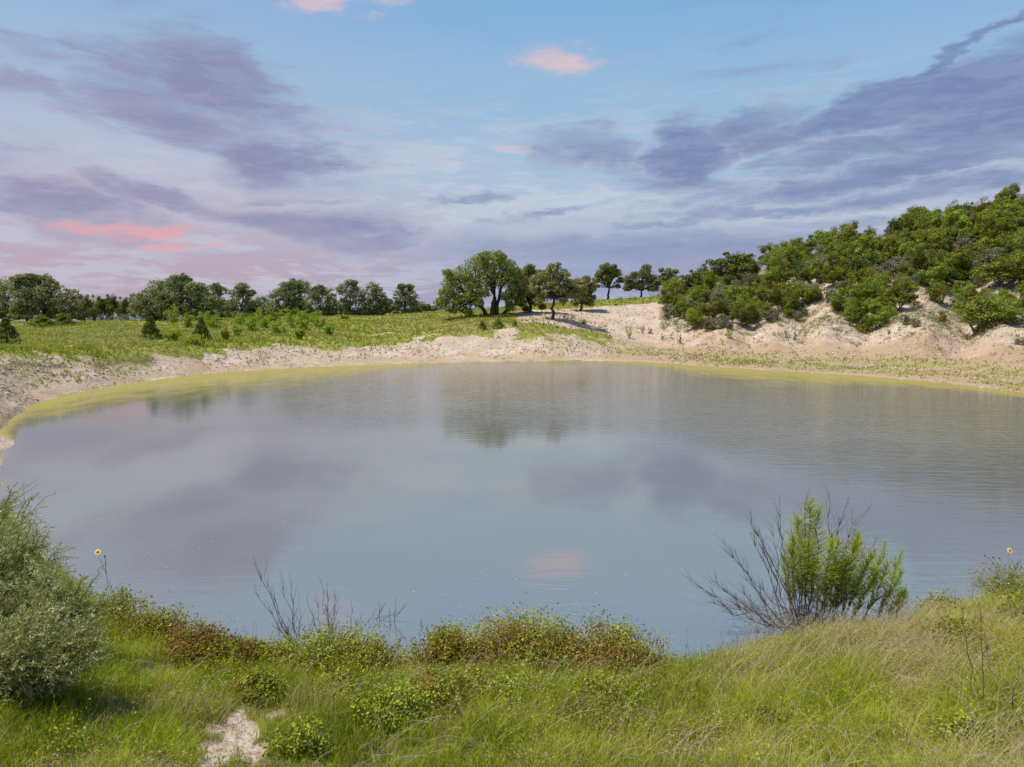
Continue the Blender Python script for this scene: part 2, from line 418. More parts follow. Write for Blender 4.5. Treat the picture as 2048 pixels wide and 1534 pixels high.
# ------------------------------------------------------------------ materials
class MT:
    def __init__(s, name):
        s.m = bpy.data.materials.new(name); s.m.use_nodes = True; s.nt = s.m.node_tree; s.nt.nodes.clear()
        s.out = s.nd('ShaderNodeOutputMaterial')

    def nd(s, t, **k):
        n = s.nt.nodes.new(t)
        for a, b in k.items(): setattr(n, a, b)
        return n

    def ln(s, a, b): s.nt.links.new(a, b)

    def put(s, sock, v):
        if hasattr(v, 'is_linked'): s.ln(v, sock)
        else: sock.default_value = v

    def mix(s, f, a, b, mode='MIX'):
        n = s.nd('ShaderNodeMix', data_type='RGBA', blend_type=mode); s.put(n.inputs[0], f); s.put(n.inputs[6], a); s.put(n.inputs[7], b)
        return n.outputs[2]

    def math(s, op, a, b=None, clamp=False):
        n = s.nd('ShaderNodeMath', operation=op, use_clamp=clamp); s.put(n.inputs[0], a)
        if b is not None: s.put(n.inputs[1], b)
        return n.outputs[0]

    def rng(s, v, a, b, c=0., d=1.):
        n = s.nd('ShaderNodeMapRange', interpolation_type='SMOOTHSTEP'); s.put(n.inputs[0], v)
        for i, q in zip((1, 2, 3, 4), (a, b, c, d)): n.inputs[i].default_value = q
        return n.outputs[0]

    def ramp(s, v, stops):
        r = s.nd('ShaderNodeValToRGB'); s.put(r.inputs[0], v); cr = r.color_ramp
        while len(cr.elements) < len(stops): cr.elements.new(.5)
        for e, (p, c) in zip(cr.elements, stops): e.position = p; e.color = (*c, 1)
        return r.outputs[0]

    def noise(s, scale, detail=4, rough=.6, vec=None, dist=0):
        n = s.nd('ShaderNodeTexNoise'); n.inputs['Scale'].default_value = scale; n.inputs['Detail'].default_value = detail
        n.inputs['Roughness'].default_value = rough; n.inputs['Distortion'].default_value = dist
        if vec is None: vec = s.nd('ShaderNodeNewGeometry').outputs['Position']
        s.ln(vec, n.inputs['Vector']); return n

    def tint(s):
        a = s.nd('ShaderNodeVertexColor', layer_name='tint'); q = s.nd('ShaderNodeSeparateColor'); s.ln(a.outputs[0], q.inputs[0])
        return q.outputs


def leaf_mat(name, stops, accent=None, trans=.35, rough=.6, vary=.12, spec=.3):
    """foliage: tint.r picks along the ramp, tint.g mixes towards an accent colour"""
    m = MT(name); r, g, b = m.tint()[:3]
    col = m.ramp(r, stops)
    if accent: col = m.mix(g, col, (*accent, 1))
    oi = m.nd('ShaderNodeObjectInfo'); hs = m.nd('ShaderNodeHueSaturation')
    m.ln(col, hs.inputs['Color']); m.put(hs.inputs['Value'], m.math('ADD', m.math('MULTIPLY', oi.outputs['Random'], vary * 2), 1 - vary))
    m.put(hs.inputs['Hue'], m.math('ADD', m.math('MULTIPLY', oi.outputs['Random'], .045), .475))
    p = m.nd('ShaderNodeBsdfPrincipled'); m.ln(hs.outputs[0], p.inputs['Base Color']); p.inputs['Roughness'].default_value = rough
    p.inputs['Specular IOR Level'].default_value = spec
    t = m.nd('ShaderNodeBsdfTranslucent'); tc = m.mix(.35, hs.outputs[0], (.5, .6, .05, 1), 'MULTIPLY'); m.ln(hs.outputs[0], t.inputs[0])
    mx = m.nd('ShaderNodeMixShader'); mx.inputs[0].default_value = trans; m.ln(p.outputs[0], mx.inputs[1]); m.ln(t.outputs[0], mx.inputs[2])
    m.ln(mx.outputs[0], m.out.inputs[0]); return m.m


def bark_mat(name, a, b, sc_=9):
    m = MT(name); n = m.noise(sc_, 5, .7); col = m.ramp(n.outputs[0], [(.3, a), (.7, b)])
    p = m.nd('ShaderNodeBsdfPrincipled'); m.ln(col, p.inputs['Base Color']); p.inputs['Roughness'].default_value = .9
    bp = m.nd('ShaderNodeBump'); bp.inputs['Strength'].default_value = .6; bp.inputs['Distance'].default_value = .03; m.ln(n.outputs[0], bp.inputs['Height']); m.ln(bp.outputs[0], p.inputs['Normal'])
    m.ln(p.outputs[0], m.out.inputs[0]); return m.m


M = {}
M['oak'] = leaf_mat('oak_leaf', [(0, (.12, .135, .025)), (.5, (.23, .25, .05)), (1, (.38, .39, .11))], trans=.4, spec=.2, rough=.6)
M['oak_pale'] = leaf_mat('oak_leaf_pale', [(0, (.13, .145, .035)), (.5, (.25, .265, .08)), (1, (.40, .40, .17))], trans=.28, spec=.25, rough=.6)
M['oak_far'] = leaf_mat('oak_leaf_far', [(0, (.11, .125, .035)), (.5, (.20, .215, .07)), (1, (.31, .32, .13))], trans=.25, spec=.15)
M['juniper'] = leaf_mat('juniper_leaf', [(0, (.07, .09, .009)), (.5, (.19, .22, .018)), (1, (.36, .38, .045))], trans=.28, vary=.3, spec=.15)
M['juniper_dark'] = leaf_mat('juniper_leaf_dark', [(0, (.045, .07, .010)), (.5, (.11, .145, .018)), (1, (.20, .24, .04))], trans=.2, spec=.15)
M['brush'] = leaf_mat('grey_brush_leaf', [(0, (.11, .11, .055)), (.5, (.20, .195, .10)), (1, (.31, .29, .17))], trans=.2, vary=.2)
M['brush2'] = leaf_mat('low_brush_leaf', [(0, (.10, .115, .03)), (.5, (.19, .20, .06)), (1, (.33, .31, .14))], trans=.2, vary=0, spec=.1)
M['lime'] = leaf_mat('lime_leaf', [(0, (.16, .22, .018)), (.5, (.30, .38, .03)), (1, (.44, .50, .08))], trans=.4, spec=.1)
M['silver'] = leaf_mat('silver_shrub_leaf', [(0, (.22, .25, .12)), (.5, (.36, .38, .22)), (1, (.5, .5, .34))], trans=.2)
M['feather'] = leaf_mat('feathery_leaf', [(0, (.10, .12, .018)), (.45, (.32, .34, .075)), (.8, (.56, .56, .20)), (1, (.72, .70, .36))], trans=.3, spec=.35, rough=.5)
M['broom'] = leaf_mat('broom_leaf', [(0, (.26, .34, .008)), (.5, (.52, .64, .012)), (1, (.72, .82, .05))], trans=.4, accent=(.26, .21, .09), spec=.1)
M['sumac'] = leaf_mat('sumac_leaf', [(0, (.10, .12, .010)), (.5, (.31, .33, .022)), (1, (.58, .56, .08))], trans=.38, accent=(.34, .11, .04), spec=.15)
M['grass'] = leaf_mat('grass_blade', [(0, (.12, .15, .003)), (.5, (.36, .41, .008)), (1, (.60, .64, .04))], accent=(.60, .46, .17), trans=.45, vary=.0, spec=.06, rough=.8)
M['fargrass'] = leaf_mat('far_grass_blade', [(0, (.18, .20, .025)), (.5, (.30, .33, .04)), (1, (.44, .44, .08))], accent=(.50, .40, .19), trans=.4, vary=.0, spec=.08, rough=.8)
M['straw'] = leaf_mat('straw', [(0, (.26, .19, .09)), (.5, (.42, .33, .17)), (1, (.55, .46, .27))], trans=.25, vary=0)
M['litter'] = leaf_mat('litter', [(0, (.12, .07, .04)), (.5, (.26, .16, .10)), (1, (.48, .37, .24))], trans=.1, vary=0)
M['bark'] = bark_mat('oak_bark', (.030, .024, .020), (.085, .070, .058))
M['jbark'] = bark_mat('juniper_bark', (.10, .078, .065), (.24, .20, .175))
M['twig'] = bark_mat('dry_twig', (.10, .065, .045), (.22, .16, .125), 30)
M['stem'] = bark_mat('dead_stem', (.13, .10, .085), (.30, .25, .22), 30)


def ground_mat():
    m = MT('ground_soil'); r, g, b = m.tint()[:3]
    geo = m.nd('ShaderNodeNewGeometry').outputs['Position']
    n1 = m.noise(.35, 5, .6, geo); n2 = m.noise(2.6, 6, .65, geo); n3 = m.noise(14, 5, .7, geo)
    soil = m.ramp(n1.outputs[0], [(.25, (.46, .33, .225)), (.5, (.56, .43, .32)), (.75, (.66, .55, .44))])
    n4 = m.noise(5.5, 5, .72, geo)
    soil = m.mix(m.math('MULTIPLY', m.rng(n2.outputs[0], .48, .64), .85), soil, (.40, .26, .165, 1))
    soil = m.mix(m.math('MULTIPLY', m.rng(n4.outputs[0], .54, .62), .8), soil, (.27, .17, .10, 1))
    soil = m.mix(m.math('MULTIPLY', m.rng(n3.outputs[0], .55, .7), .5), soil, (.33, .23, .15, 1))
    soil = m.mix(m.math('MULTIPLY', b, .75), soil, m.mix(n4.outputs[0], (.24, .145, .07, 1), (.50, .34, .19, 1)))
    gr = m.ramp(n2.outputs[0], [(.3, (.17, .18, .035)), (.5, (.24, .25, .04)), (.7, (.32, .29, .09))])
    gr = m.mix(m.rng(n1.outputs[0], .45, .65, 0, .5), gr, (.32, .29, .08, 1))
    edge = m.math('ADD', r, m.math('MULTIPLY', m.math('SUBTRACT', n2.outputs[0], .5), .9))
    edge = m.math('ADD', edge, m.math('MULTIPLY', m.math('SUBTRACT', n3.outputs[0], .5), .5))
    col = m.mix(m.rng(edge, .35, .62), soil, gr)
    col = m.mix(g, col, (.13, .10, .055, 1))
    p = m.nd('ShaderNodeBsdfPrincipled'); m.ln(col, p.inputs['Base Color']); p.inputs['Roughness'].default_value = .95; p.inputs['Specular IOR Level'].default_value = .1
    bp = m.nd('ShaderNodeBump'); bp.inputs['Strength'].default_value = .7; bp.inputs['Distance'].default_value = .22
    m.ln(m.math('ADD', n2.outputs[0], m.math('MULTIPLY', n3.outputs[0], .35)), bp.inputs['Height']); m.ln(bp.outputs[0], p.inputs['Normal'])
    m.ln(p.outputs[0], m.out.inputs[0]); return m.m


def water_mat():
    m = MT('pond_water'); r, g, b = m.tint()[:3]
    geo = m.nd('ShaderNodeNewGeometry').outputs['Position']
    def mp(sx, sy, rot=0):
        q = m.nd('ShaderNodeMapping'); m.ln(geo, q.inputs[0]); q.inputs['Scale'].default_value = (sx, sy, 1); q.inputs['Rotation'].default_value = (0, 0, math.radians(rot)); return q.outputs[0]
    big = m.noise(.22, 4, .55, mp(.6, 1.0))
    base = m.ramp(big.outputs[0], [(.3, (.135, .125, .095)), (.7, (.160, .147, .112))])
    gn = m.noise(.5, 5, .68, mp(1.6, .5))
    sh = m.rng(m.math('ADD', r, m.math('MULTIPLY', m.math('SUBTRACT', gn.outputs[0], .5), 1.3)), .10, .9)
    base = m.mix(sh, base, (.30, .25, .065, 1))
    w1 = m.noise(1.0, 3, .5, mp(.75, 3.2, 9), .6); w2 = m.noise(1.0, 3, .55, mp(2.6, 9, -6), .4); w3 = m.noise(1, 2, .5, mp(10, 26, 4), .3)
    hgt = m.math('ADD', m.math('ADD', m.math('MULTIPLY', w1.outputs[0], .62), m.math('MULTIPLY', w2.outputs[0], .20)), m.math('MULTIPLY', w3.outputs[0], .05))
    hgt = m.math('MULTIPLY', hgt, m.math('ADD', 1.0, m.math('MULTIPLY', g, 30.0)))
    bp = m.nd('ShaderNodeBump'); bp.inputs['Strength'].default_value = 1.0; bp.inputs['Distance'].default_value = .0016; m.ln(hgt, bp.inputs['Height'])
    d = m.nd('ShaderNodeBsdfDiffuse'); m.ln(base, d.inputs[0])
    gl = m.nd('ShaderNodeBsdfGlossy'); gl.inputs['Color'].default_value = (1, 1, 1, 1); gl.inputs['Roughness'].default_value = .035; m.ln(bp.outputs[0], gl.inputs['Normal'])
    fr = m.nd('ShaderNodeFresnel'); fr.inputs[0].default_value = 4.8; m.ln(bp.outputs[0], fr.inputs['Normal'])
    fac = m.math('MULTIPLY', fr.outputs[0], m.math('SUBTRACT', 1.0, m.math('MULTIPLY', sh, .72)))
    mx = m.nd('ShaderNodeMixShader'); m.ln(fac, mx.inputs[0]); m.ln(d.outputs[0], mx.inputs[1]); m.ln(gl.outputs[0], mx.inputs[2])
    m.ln(mx.outputs[0], m.out.inputs[0]); return m.m


def plain_mat(name, a, b=None, rough=.8, scale=8):
    m = MT(name); p = m.nd('ShaderNodeBsdfPrincipled'); p.inputs['Roughness'].default_value = rough
    n = m.noise(scale, 3); m.ln(m.ramp(n.outputs[0], [(.35, a), (.65, b or a)]), p.inputs['Base Color'])
    m.ln(p.outputs[0], m.out.inputs[0]); return m.m


# ------------------------------------------------------------------ ground sheet
def cover(x, y, s=None):
    """0..1 how grassy the ground is"""
    p, Y = _coord(x, y); s = _look(TS, p, Y) if s is None else s
    P = np.stack([x, y, tz(x, y)], -1); qx, qy = proj(P)
    g = np.zeros_like(p)
    left = 1 - sstep(p, 1160, 1260)
    w1 = fbm(x / 6, y / 6, 4, 31) - .5; w2 = fbm(x / 1.8, y / 1.8, 3, 33) - .5
    lowlip = np.interp(p, [0, 180, 260, 420, 560, 700], [-.12, -.1, .2, .25, .1, 0])
    up = sstep(s + w1 * .9 + w2 * .9 + lowlip, 8.72, 9.0)
    slope = sstep(p, 985, 1060) * sstep(s, 9.35, 9.6) * (1 - sstep(s, 10.9, 11.15))
    path_ = np.exp(-((s - 9.35 - (p - 760) * .002) / .05) ** 2) * sstep(p, 690, 730) * (1 - sstep(p, 790, 850)) * .8
    g_left = up * (1 - slope * .97) * (1 - path_) + .24 * sstep(s, 7.4, 8.0) * (1 - sstep(p, 250, 520)) + .20 * sstep(s, 7.3, 8) + w1 * .25 * (s < 9.0)
    gully = .34 * np.exp(-((s - 8.2) / .55) ** 2)
    mid_ = sstep(s, 10.95, 11.25) * .85 + .14 + gully
    hill = .16 + .30 * sstep(s, 7.15, 7.5) * (1 - sstep(s, 8.2, 8.7)) + sstep(s, 10.4, 11.5) * .3 + w2 * .4
    right = mid_ * (1 - sstep(p, 1340, 1420)) + hill * sstep(p, 1340, 1420)
    g = g_left * left + right * (1 - left)
    fg = 1.0
    nx = (fbm(x / .22, y / .22, 4, 81) - .5) * 240; ny = (fbm(x / .22, y / .22, 4, 85) - .5) * 170
    qx = qx + nx; qy = qy + ny
    bare = np.exp(-(((qx - 485) / 66) ** 2 + ((qy - 1475) / 62) ** 2) ** 1.5) + .55 * np.exp(-(((qx - 400) / 40) ** 2 + ((qy - 1368) / 28) ** 2)) \
        + .7 * np.exp(-(((qx - 1855) / 32) ** 2 + ((qy - 1360) / 40) ** 2)) + .4 * np.exp(-(((qx - 1120) / 70) ** 2 + ((qy - 1450) / 14) ** 2))
    fgc = np.clip(1.04 - 1.2 * bare - .7 * sstep(s, 3.75, 4.0), 0, 1)
    lb = 1 - sstep(p, -20, 60)
    g = np.where(s < 4.3, fgc, g)
    g = np.where((s >= 4.3) & (s < 7.05), .30 + 1.3 * w1, g)
    return np.clip(g, 0, 1)


def build_ground():
    az = np.concatenate([np.linspace(-math.pi, -.80, 60, endpoint=False), np.linspace(-.80, .80, 500), np.linspace(.80, math.pi, 60)[1:]])
    r = np.concatenate([[0.02, 1.5], np.exp(np.linspace(math.log(3), math.log(36), 90, endpoint=False)), np.exp(np.linspace(math.log(36), math.log(210), 210, endpoint=False)),
                        np.exp(np.linspace(math.log(210), math.log(6500), 40))])
    A, R = np.meshgrid(az, r, indexing='ij'); x = (np.sin(A) * R).ravel(); y = (np.cos(A) * R).ravel()
    z = tz(x, y); s = sval(x, y); p, Y = _coord(x, y)
    cv = cover(x, y, s)
    # shade of the overhanging grass lip painted dark, moist orange soil along the water
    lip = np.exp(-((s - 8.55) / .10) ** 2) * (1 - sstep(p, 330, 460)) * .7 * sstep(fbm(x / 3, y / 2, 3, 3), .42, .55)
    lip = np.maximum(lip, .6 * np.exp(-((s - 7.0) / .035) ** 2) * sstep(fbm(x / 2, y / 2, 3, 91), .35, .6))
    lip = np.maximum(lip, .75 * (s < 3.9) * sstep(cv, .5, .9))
    moist = sstep(s, 7.0, 7.1) * (1 - sstep(s, 7.5, 8.2)) * .5 + sstep(p, 1130, 1350) * sstep(s, 7.05, 7.4) * (1 - sstep(s + (fbm(x / 5, y / 5, 3, 71) - .5) * 1.6, 8.6, 9.5)) * 1.1 + .35 * sstep(fbm(x / 3, y / 3, 3, 73), .5, .7) * (s < 9)
    far = sstep(s, 12.3, 12.9) * .8
    g = Geo(); na, nr = len(az), len(r)
    i = (np.arange(na - 1)[:, None] * nr + np.arange(nr - 1)[None]).ravel()
    q = np.stack([i, i + 1, i + nr + 1, i + nr], -1)
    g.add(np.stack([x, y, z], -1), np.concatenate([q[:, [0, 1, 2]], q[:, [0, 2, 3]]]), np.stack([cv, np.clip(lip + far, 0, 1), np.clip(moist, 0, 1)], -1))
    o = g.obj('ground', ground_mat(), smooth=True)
    tag(o, 'pale caliche and grass ground around the pond', kind='structure')


build_ground()


def build_water():
    az = np.linspace(-.86, .93, 260); r = np.exp(np.linspace(math.log(7), math.log(120), 170))
    A, R = np.meshgrid(az, r, indexing='ij'); x = (np.sin(A) * R).ravel(); y = (np.cos(A) * R).ravel()
    p, Y = _coord(x, y)
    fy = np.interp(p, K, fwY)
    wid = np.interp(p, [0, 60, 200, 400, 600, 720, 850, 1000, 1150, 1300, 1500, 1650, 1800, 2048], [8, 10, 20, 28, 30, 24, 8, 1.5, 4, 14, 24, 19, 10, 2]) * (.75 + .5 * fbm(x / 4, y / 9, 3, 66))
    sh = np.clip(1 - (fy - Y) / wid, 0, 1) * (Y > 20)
    pyw = CY + F * np.tan(np.arctan(H / Y) - PITCH)
    chop = (.12 + .7 * sstep(p, 420, 800) + .4 * sstep(p, 1250, 1500)) * (1 - sstep(pyw, 790, 900 + 110 * sstep(p, 1250, 1600))) + .22 * sstep(p, 1500, 2000) * (1 - .5 * sstep(pyw, 1000, 1150)) + .15 * sstep(pyw, 1060, 1240)
    chop = np.clip(chop * (.7 + .6 * fbm(x / 5, y / 9, 3, 57)), 0, 1)
    g = Geo(); na, nr = len(az), len(r)
    i = (np.arange(na - 1)[:, None] * nr + np.arange(nr - 1)[None]).ravel()
    q = np.stack([i, i + nr, i + nr + 1, i + 1], -1)
    s = _look(TS, p, Y); keep = (s[q].min(1) < 7.4) & (s[q].max(1) > 3.2)
    q = q[keep]
    used = np.unique(q); re = np.zeros(len(x), int); re[used] = np.arange(len(used))
    q = re[q]
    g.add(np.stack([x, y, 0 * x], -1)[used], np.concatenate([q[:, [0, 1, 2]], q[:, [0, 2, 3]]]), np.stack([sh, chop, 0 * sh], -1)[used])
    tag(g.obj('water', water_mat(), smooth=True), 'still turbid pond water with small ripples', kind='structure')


build_water()


def build_hills():
    g = Geo(); n = 260; a = np.linspace(-1.0, 1.0, n)
    rows = []
    for k, (Y, f) in enumerate([(820, 0), (950, .6), (1100, 1), (1300, .8), (1700, .1)]):
        px = 1024 + F * np.tan(a * .9)
        top = -6 + 18 * np.exp(-((px - 850) / 260) ** 2) + 16 * np.exp(-((px - 520) / 200) ** 2) + 26 * np.exp(-((px - 1300) / 260) ** 2) + 10 * fbm(px / 120, px * 0 + 3, 3, 4)
        zz = -2 + f * (top + 5) + 3.0 * fbm(px / 6, px * 0 + k * 5, 2, 8) * (f > 0)
        rows.append(np.stack([np.tan(a * .9) * Y, Y + 0 * a, zz], -1))
    v = np.concatenate(rows); i = (np.arange(4)[:, None] * n + np.arange(n - 1)[None]).ravel()
    g.add(v, np.concatenate([np.stack([i, i + 1, i + n + 1], -1), np.stack([i, i + n + 1, i + n], -1)]), (0.5, 0, 0))
    tag(g.obj('hills', plain_mat('hazed_hill_forest', (.035, .058, .05), (.055, .08, .068), scale=.05), smooth=True), 'low blue green wooded hills on the horizon', kind='structure')  # distance haze is mixed into the blue green colour of the woods


build_hills()


# ------------------------------------------------------------------ trees
def crown_leaves(g, cen, rad, n, L, W, upbias=.5, flat=.8, light=None):
    """leaves on the shells of many small clumps"""
    k = rng.integers(0, len(cen), n); d = rdir(n); d[:, 2] = d[:, 2] * .8 + .18; d = unit(d)
    rr = rad[k] * (rng.random(n) ** .33) * rng.uniform(.75, 1.12, n)
    P = cen[k] + d * rr[:, None] * [1, 1, flat]
    nr = d + rng.normal(size=(n, 3)) * .75 + [0, 0, upbias]
    ct = rng.random(len(cen)) * .5
    tn = np.clip(ct[k] + rng.random(n) * .6, 0, 1)
    leaves(g, P, nr, L * rng.uniform(.6, 1.3, n), W * rng.uniform(.6, 1.3, n), np.stack([tn, 0 * tn, 0 * tn], -1))


def path(a, b, n=5, wob=.12, sag=0.0):
    t = np.linspace(0, 1, n)[:, None]; L = np.linalg.norm(b - a)
    p = a * (1 - t) + b * t + rng.normal(size=(n, 3)) * wob * L * .25 * np.sin(t * math.pi)
    p[:, 2] += sag * L * np.sin(t[:, 0] * math.pi)
    return p


def lobe_tree(name, label, base_px, Y, lobes, nleaf, leaf=.24, tr=.3, mat='oak', bark='bark', stems=None, cat='oak tree', group=None, fill=.55, depth=.8, sub=None, zbase=None, skirt=None):
    """a tree whose crown is built from lobes given as (px, py, r_px[, dy]) at distance Y; real thickness in depth"""
    X0 = (base_px - 1024) / F * Y * 1.0; z0 = float(tz(X0, Y)) if zbase is None else zbase
    root = thing(name, label, cat, (X0, Y, z0 - .05), 0, group); org = np.array([X0, Y, z0 - .05]); k = Y / F
    cen = []; rad = []; lc = []
    Wd = (max(l[0] + l[2] for l in lobes) - min(l[0] - l[2] for l in lobes)) * k
    cx = np.mean([l[0] for l in lobes])
    if skirt:
        x0, x1 = min(l[0] - l[2] for l in lobes), max(l[0] + l[2] for l in lobes); rr_ = max(8, (x1 - x0) * .12)
        lobes = list(lobes) + [(xx, skirt - rr_ * rng.uniform(.5, 1.1), rr_) for xx in np.arange(x0 + rr_, x1 - rr_ * .5, rr_ * 1.5)]
    for l in lobes:
        r = l[2] * k * 1.18
        off = abs(l[0] - cx) * k
        half = math.sqrt(max(.12, 1 - min(.95, (off / (Wd / 2))) ** 2)) * Wd / 2 * depth - r * .5
        dl = [0.] if half < r * .6 else [-half * .75, rng.uniform(-.2, .2) * half, half * .75]
        for d in dl:
            c = at(l[0], l[1], Y) + [0, 0, 0]; c[1] = Y + d + rng.normal() * .15 * r; c = c - org
            if abs(d) > .1: c[2] -= abs(d) * .10; r2 = r * rng.uniform(.75, .95)
            else: r2 = r
            lc.append((c, r2))
    for c, r in lc:
        sr = sub or max(.45, min(1.0, r * .36)); m_ = max(6, int(fill * 6.5 * (r / sr) ** 2))
        d = rdir(m_); d[:, 2] = d[:, 2] * .85 + .1; d = unit(d)
        q = c + d * (r - sr * .6) * (rng.uniform(.55, 1.08, m_) ** .8)[:, None] * [1, 1, .85]
        cen.append(q); rad.append(sr * rng.uniform(.65, 1.25, m_))
    cen = np.concatenate(cen); rad = np.concatenate(rad)
    cen[:, 2] = np.maximum(cen[:, 2], rad * .55)
    g = Geo(); crown_leaves(g, cen, rad, int(nleaf * 1.15), leaf * 1.2, leaf * .85)
    g.obj('crown', M[mat], root)
    t = Geo(); cz = np.mean([c[2] for c, _ in lc]); cxy = np.mean([c[:2] for c, _ in lc], 0)
    stems = stems or [(0, 0, cxy[0] * .35, cz * .45, 1.0)]
    tips = []
    for (bx, by, tx, tzv, f) in stems:
        a = np.array([bx, by, -.2]); b = np.array([tx, rng.uniform(-.3, .3), tzv])
        pt = path(a, b, 7, .16); R = tr * f * np.array([1.5, 1.12, 1, .95, .88, .8, .7]); tube(t, pt, R, 8); tips.append((b, tr * f * .7))
    for c, r in lc:
        j = min(range(len(tips)), key=lambda q: abs(tips[q][0][0] - c[0]) + .3 * rng.random()); b, rb = tips[j]
        e = c + rng.normal(size=3) * r * .15; e[2] -= r * .2
        pt = path(b, e, 6, .28, .06); tube(t, pt, np.linspace(rb * .62, max(.03, rb * .15), 6), 6)
        near = np.argsort(np.linalg.norm(cen - c, axis=1))[:9]
        for q in near[::2]:
            s0 = pt[rng.integers(2, 6)]; tube(t, path(s0, cen[q], 4, .25, .05), np.linspace(max(.03, rb * .22), .015, 4), 4)
    t.obj('trunk', M[bark], root, smooth=True)
    return root


# the big live oaks on the far bank
lobe_tree('oak_tree', 'largest live oak on the far bank, broad dark crown over several forking trunks', 985, 121,
          [(985, 522, 24), (1012, 528, 22), (955, 530, 24), (925, 548, 24), (905, 566, 20), (893, 588, 20), (884, 606, 15), (915, 598, 18), (943, 562, 22), (975, 552, 24),
           (1008, 556, 24), (1032, 572, 20), (1030, 545, 18), (1018, 590, 18), (940, 590, 17), (1000, 512, 14), (968, 512, 14), (897, 545, 11), (958, 604, 11), (1038, 598, 14), (925, 615, 11), (902, 618, 10), (1020, 610, 12), (1048, 580, 14), (965, 580, 16), (938, 620, 8)],
          24000, .27, .42, 'oak', stems=[(0, 0, .4, 3.2, 1.0), (-.7, .1, -3.2, 2.7, .75), (.5, 0, 1.4, 4.6, .8), (1.7, .3, 3.6, 3.4, .62)], depth=.7, fill=.6)
lobe_tree('oak_tree', 'mid green live oak between the largest oak and the small single trunked one', 1062, 126,
          [(1060, 545, 18), (1045, 560, 16), (1075, 556, 18), (1090, 550, 15), (1052, 585, 15), (1068, 602, 13), (1040, 605, 11), (1052, 618, 9), (1078, 590, 14), (1085, 612, 8), (1060, 535, 10)], 11000, .25, .26, 'oak', stems=[(0, 0, -.6, 3, 1)])
lobe_tree('oak_tree', 'small live oak with one short straight trunk, right of the largest oak', 1105, 112,
          [(1105, 538, 16), (1085, 553, 17), (1125, 550, 16), (1140, 565, 14), (1155, 574, 11), (1070, 575, 12), (1100, 565, 17), (1118, 578, 15), (1088, 588, 12), (1138, 588, 9), (1112, 530, 8), (1164, 562, 8), (1128, 600, 9), (1078, 600, 10), (1150, 590, 11), (1068, 560, 11), (1168, 580, 9)],
          14000, .22, .24, 'oak_pale', stems=[(0, 0, .15, 3.4, 1)], depth=.75)
lobe_tree('oak_tree', 'shaded live oak behind the small single trunked oak', 1160, 134,
          [(1160, 568, 16), (1178, 578, 13), (1146, 585, 13), (1165, 594, 12), (1183, 595, 9), (1172, 558, 10), (1150, 606, 9), (1178, 606, 9), (1186, 570, 8)], 8000, .26, .26, 'oak')
lobe_tree('oak_tree', 'round topped oak on the skyline with a clear trunk, left of two others', 1214, 178,
          [(1214, 536, 13), (1200, 548, 11), (1230, 547, 13), (1193, 560, 8), (1240, 560, 8), (1213, 555, 12), (1205, 533, 7), (1226, 533, 7), (1193, 572, 5), (1236, 572, 6)], 9000, .3, .3, 'oak_far', stems=[(0, 0, .4, 3.2, 1)], depth=.7)
lobe_tree('oak_tree', 'wide dusky oak on the skyline between two other oaks', 1280, 182,
          [(1290, 545, 14), (1272, 550, 13), (1258, 560, 12), (1300, 558, 14), (1278, 568, 14), (1255, 575, 10), (1305, 575, 11), (1292, 532, 7), (1318, 566, 8)], 9000, .3, .26, 'oak_far')
lobe_tree('oak_tree', 'thin oak on the skyline, rightmost before the juniper hill', 1338, 176,
          [(1338, 545, 10), (1326, 555, 9), (1346, 557, 10), (1334, 568, 9), (1352, 543, 6), (1322, 540, 6), (1345, 574, 6)], 5000, .3, .2, 'oak_far')
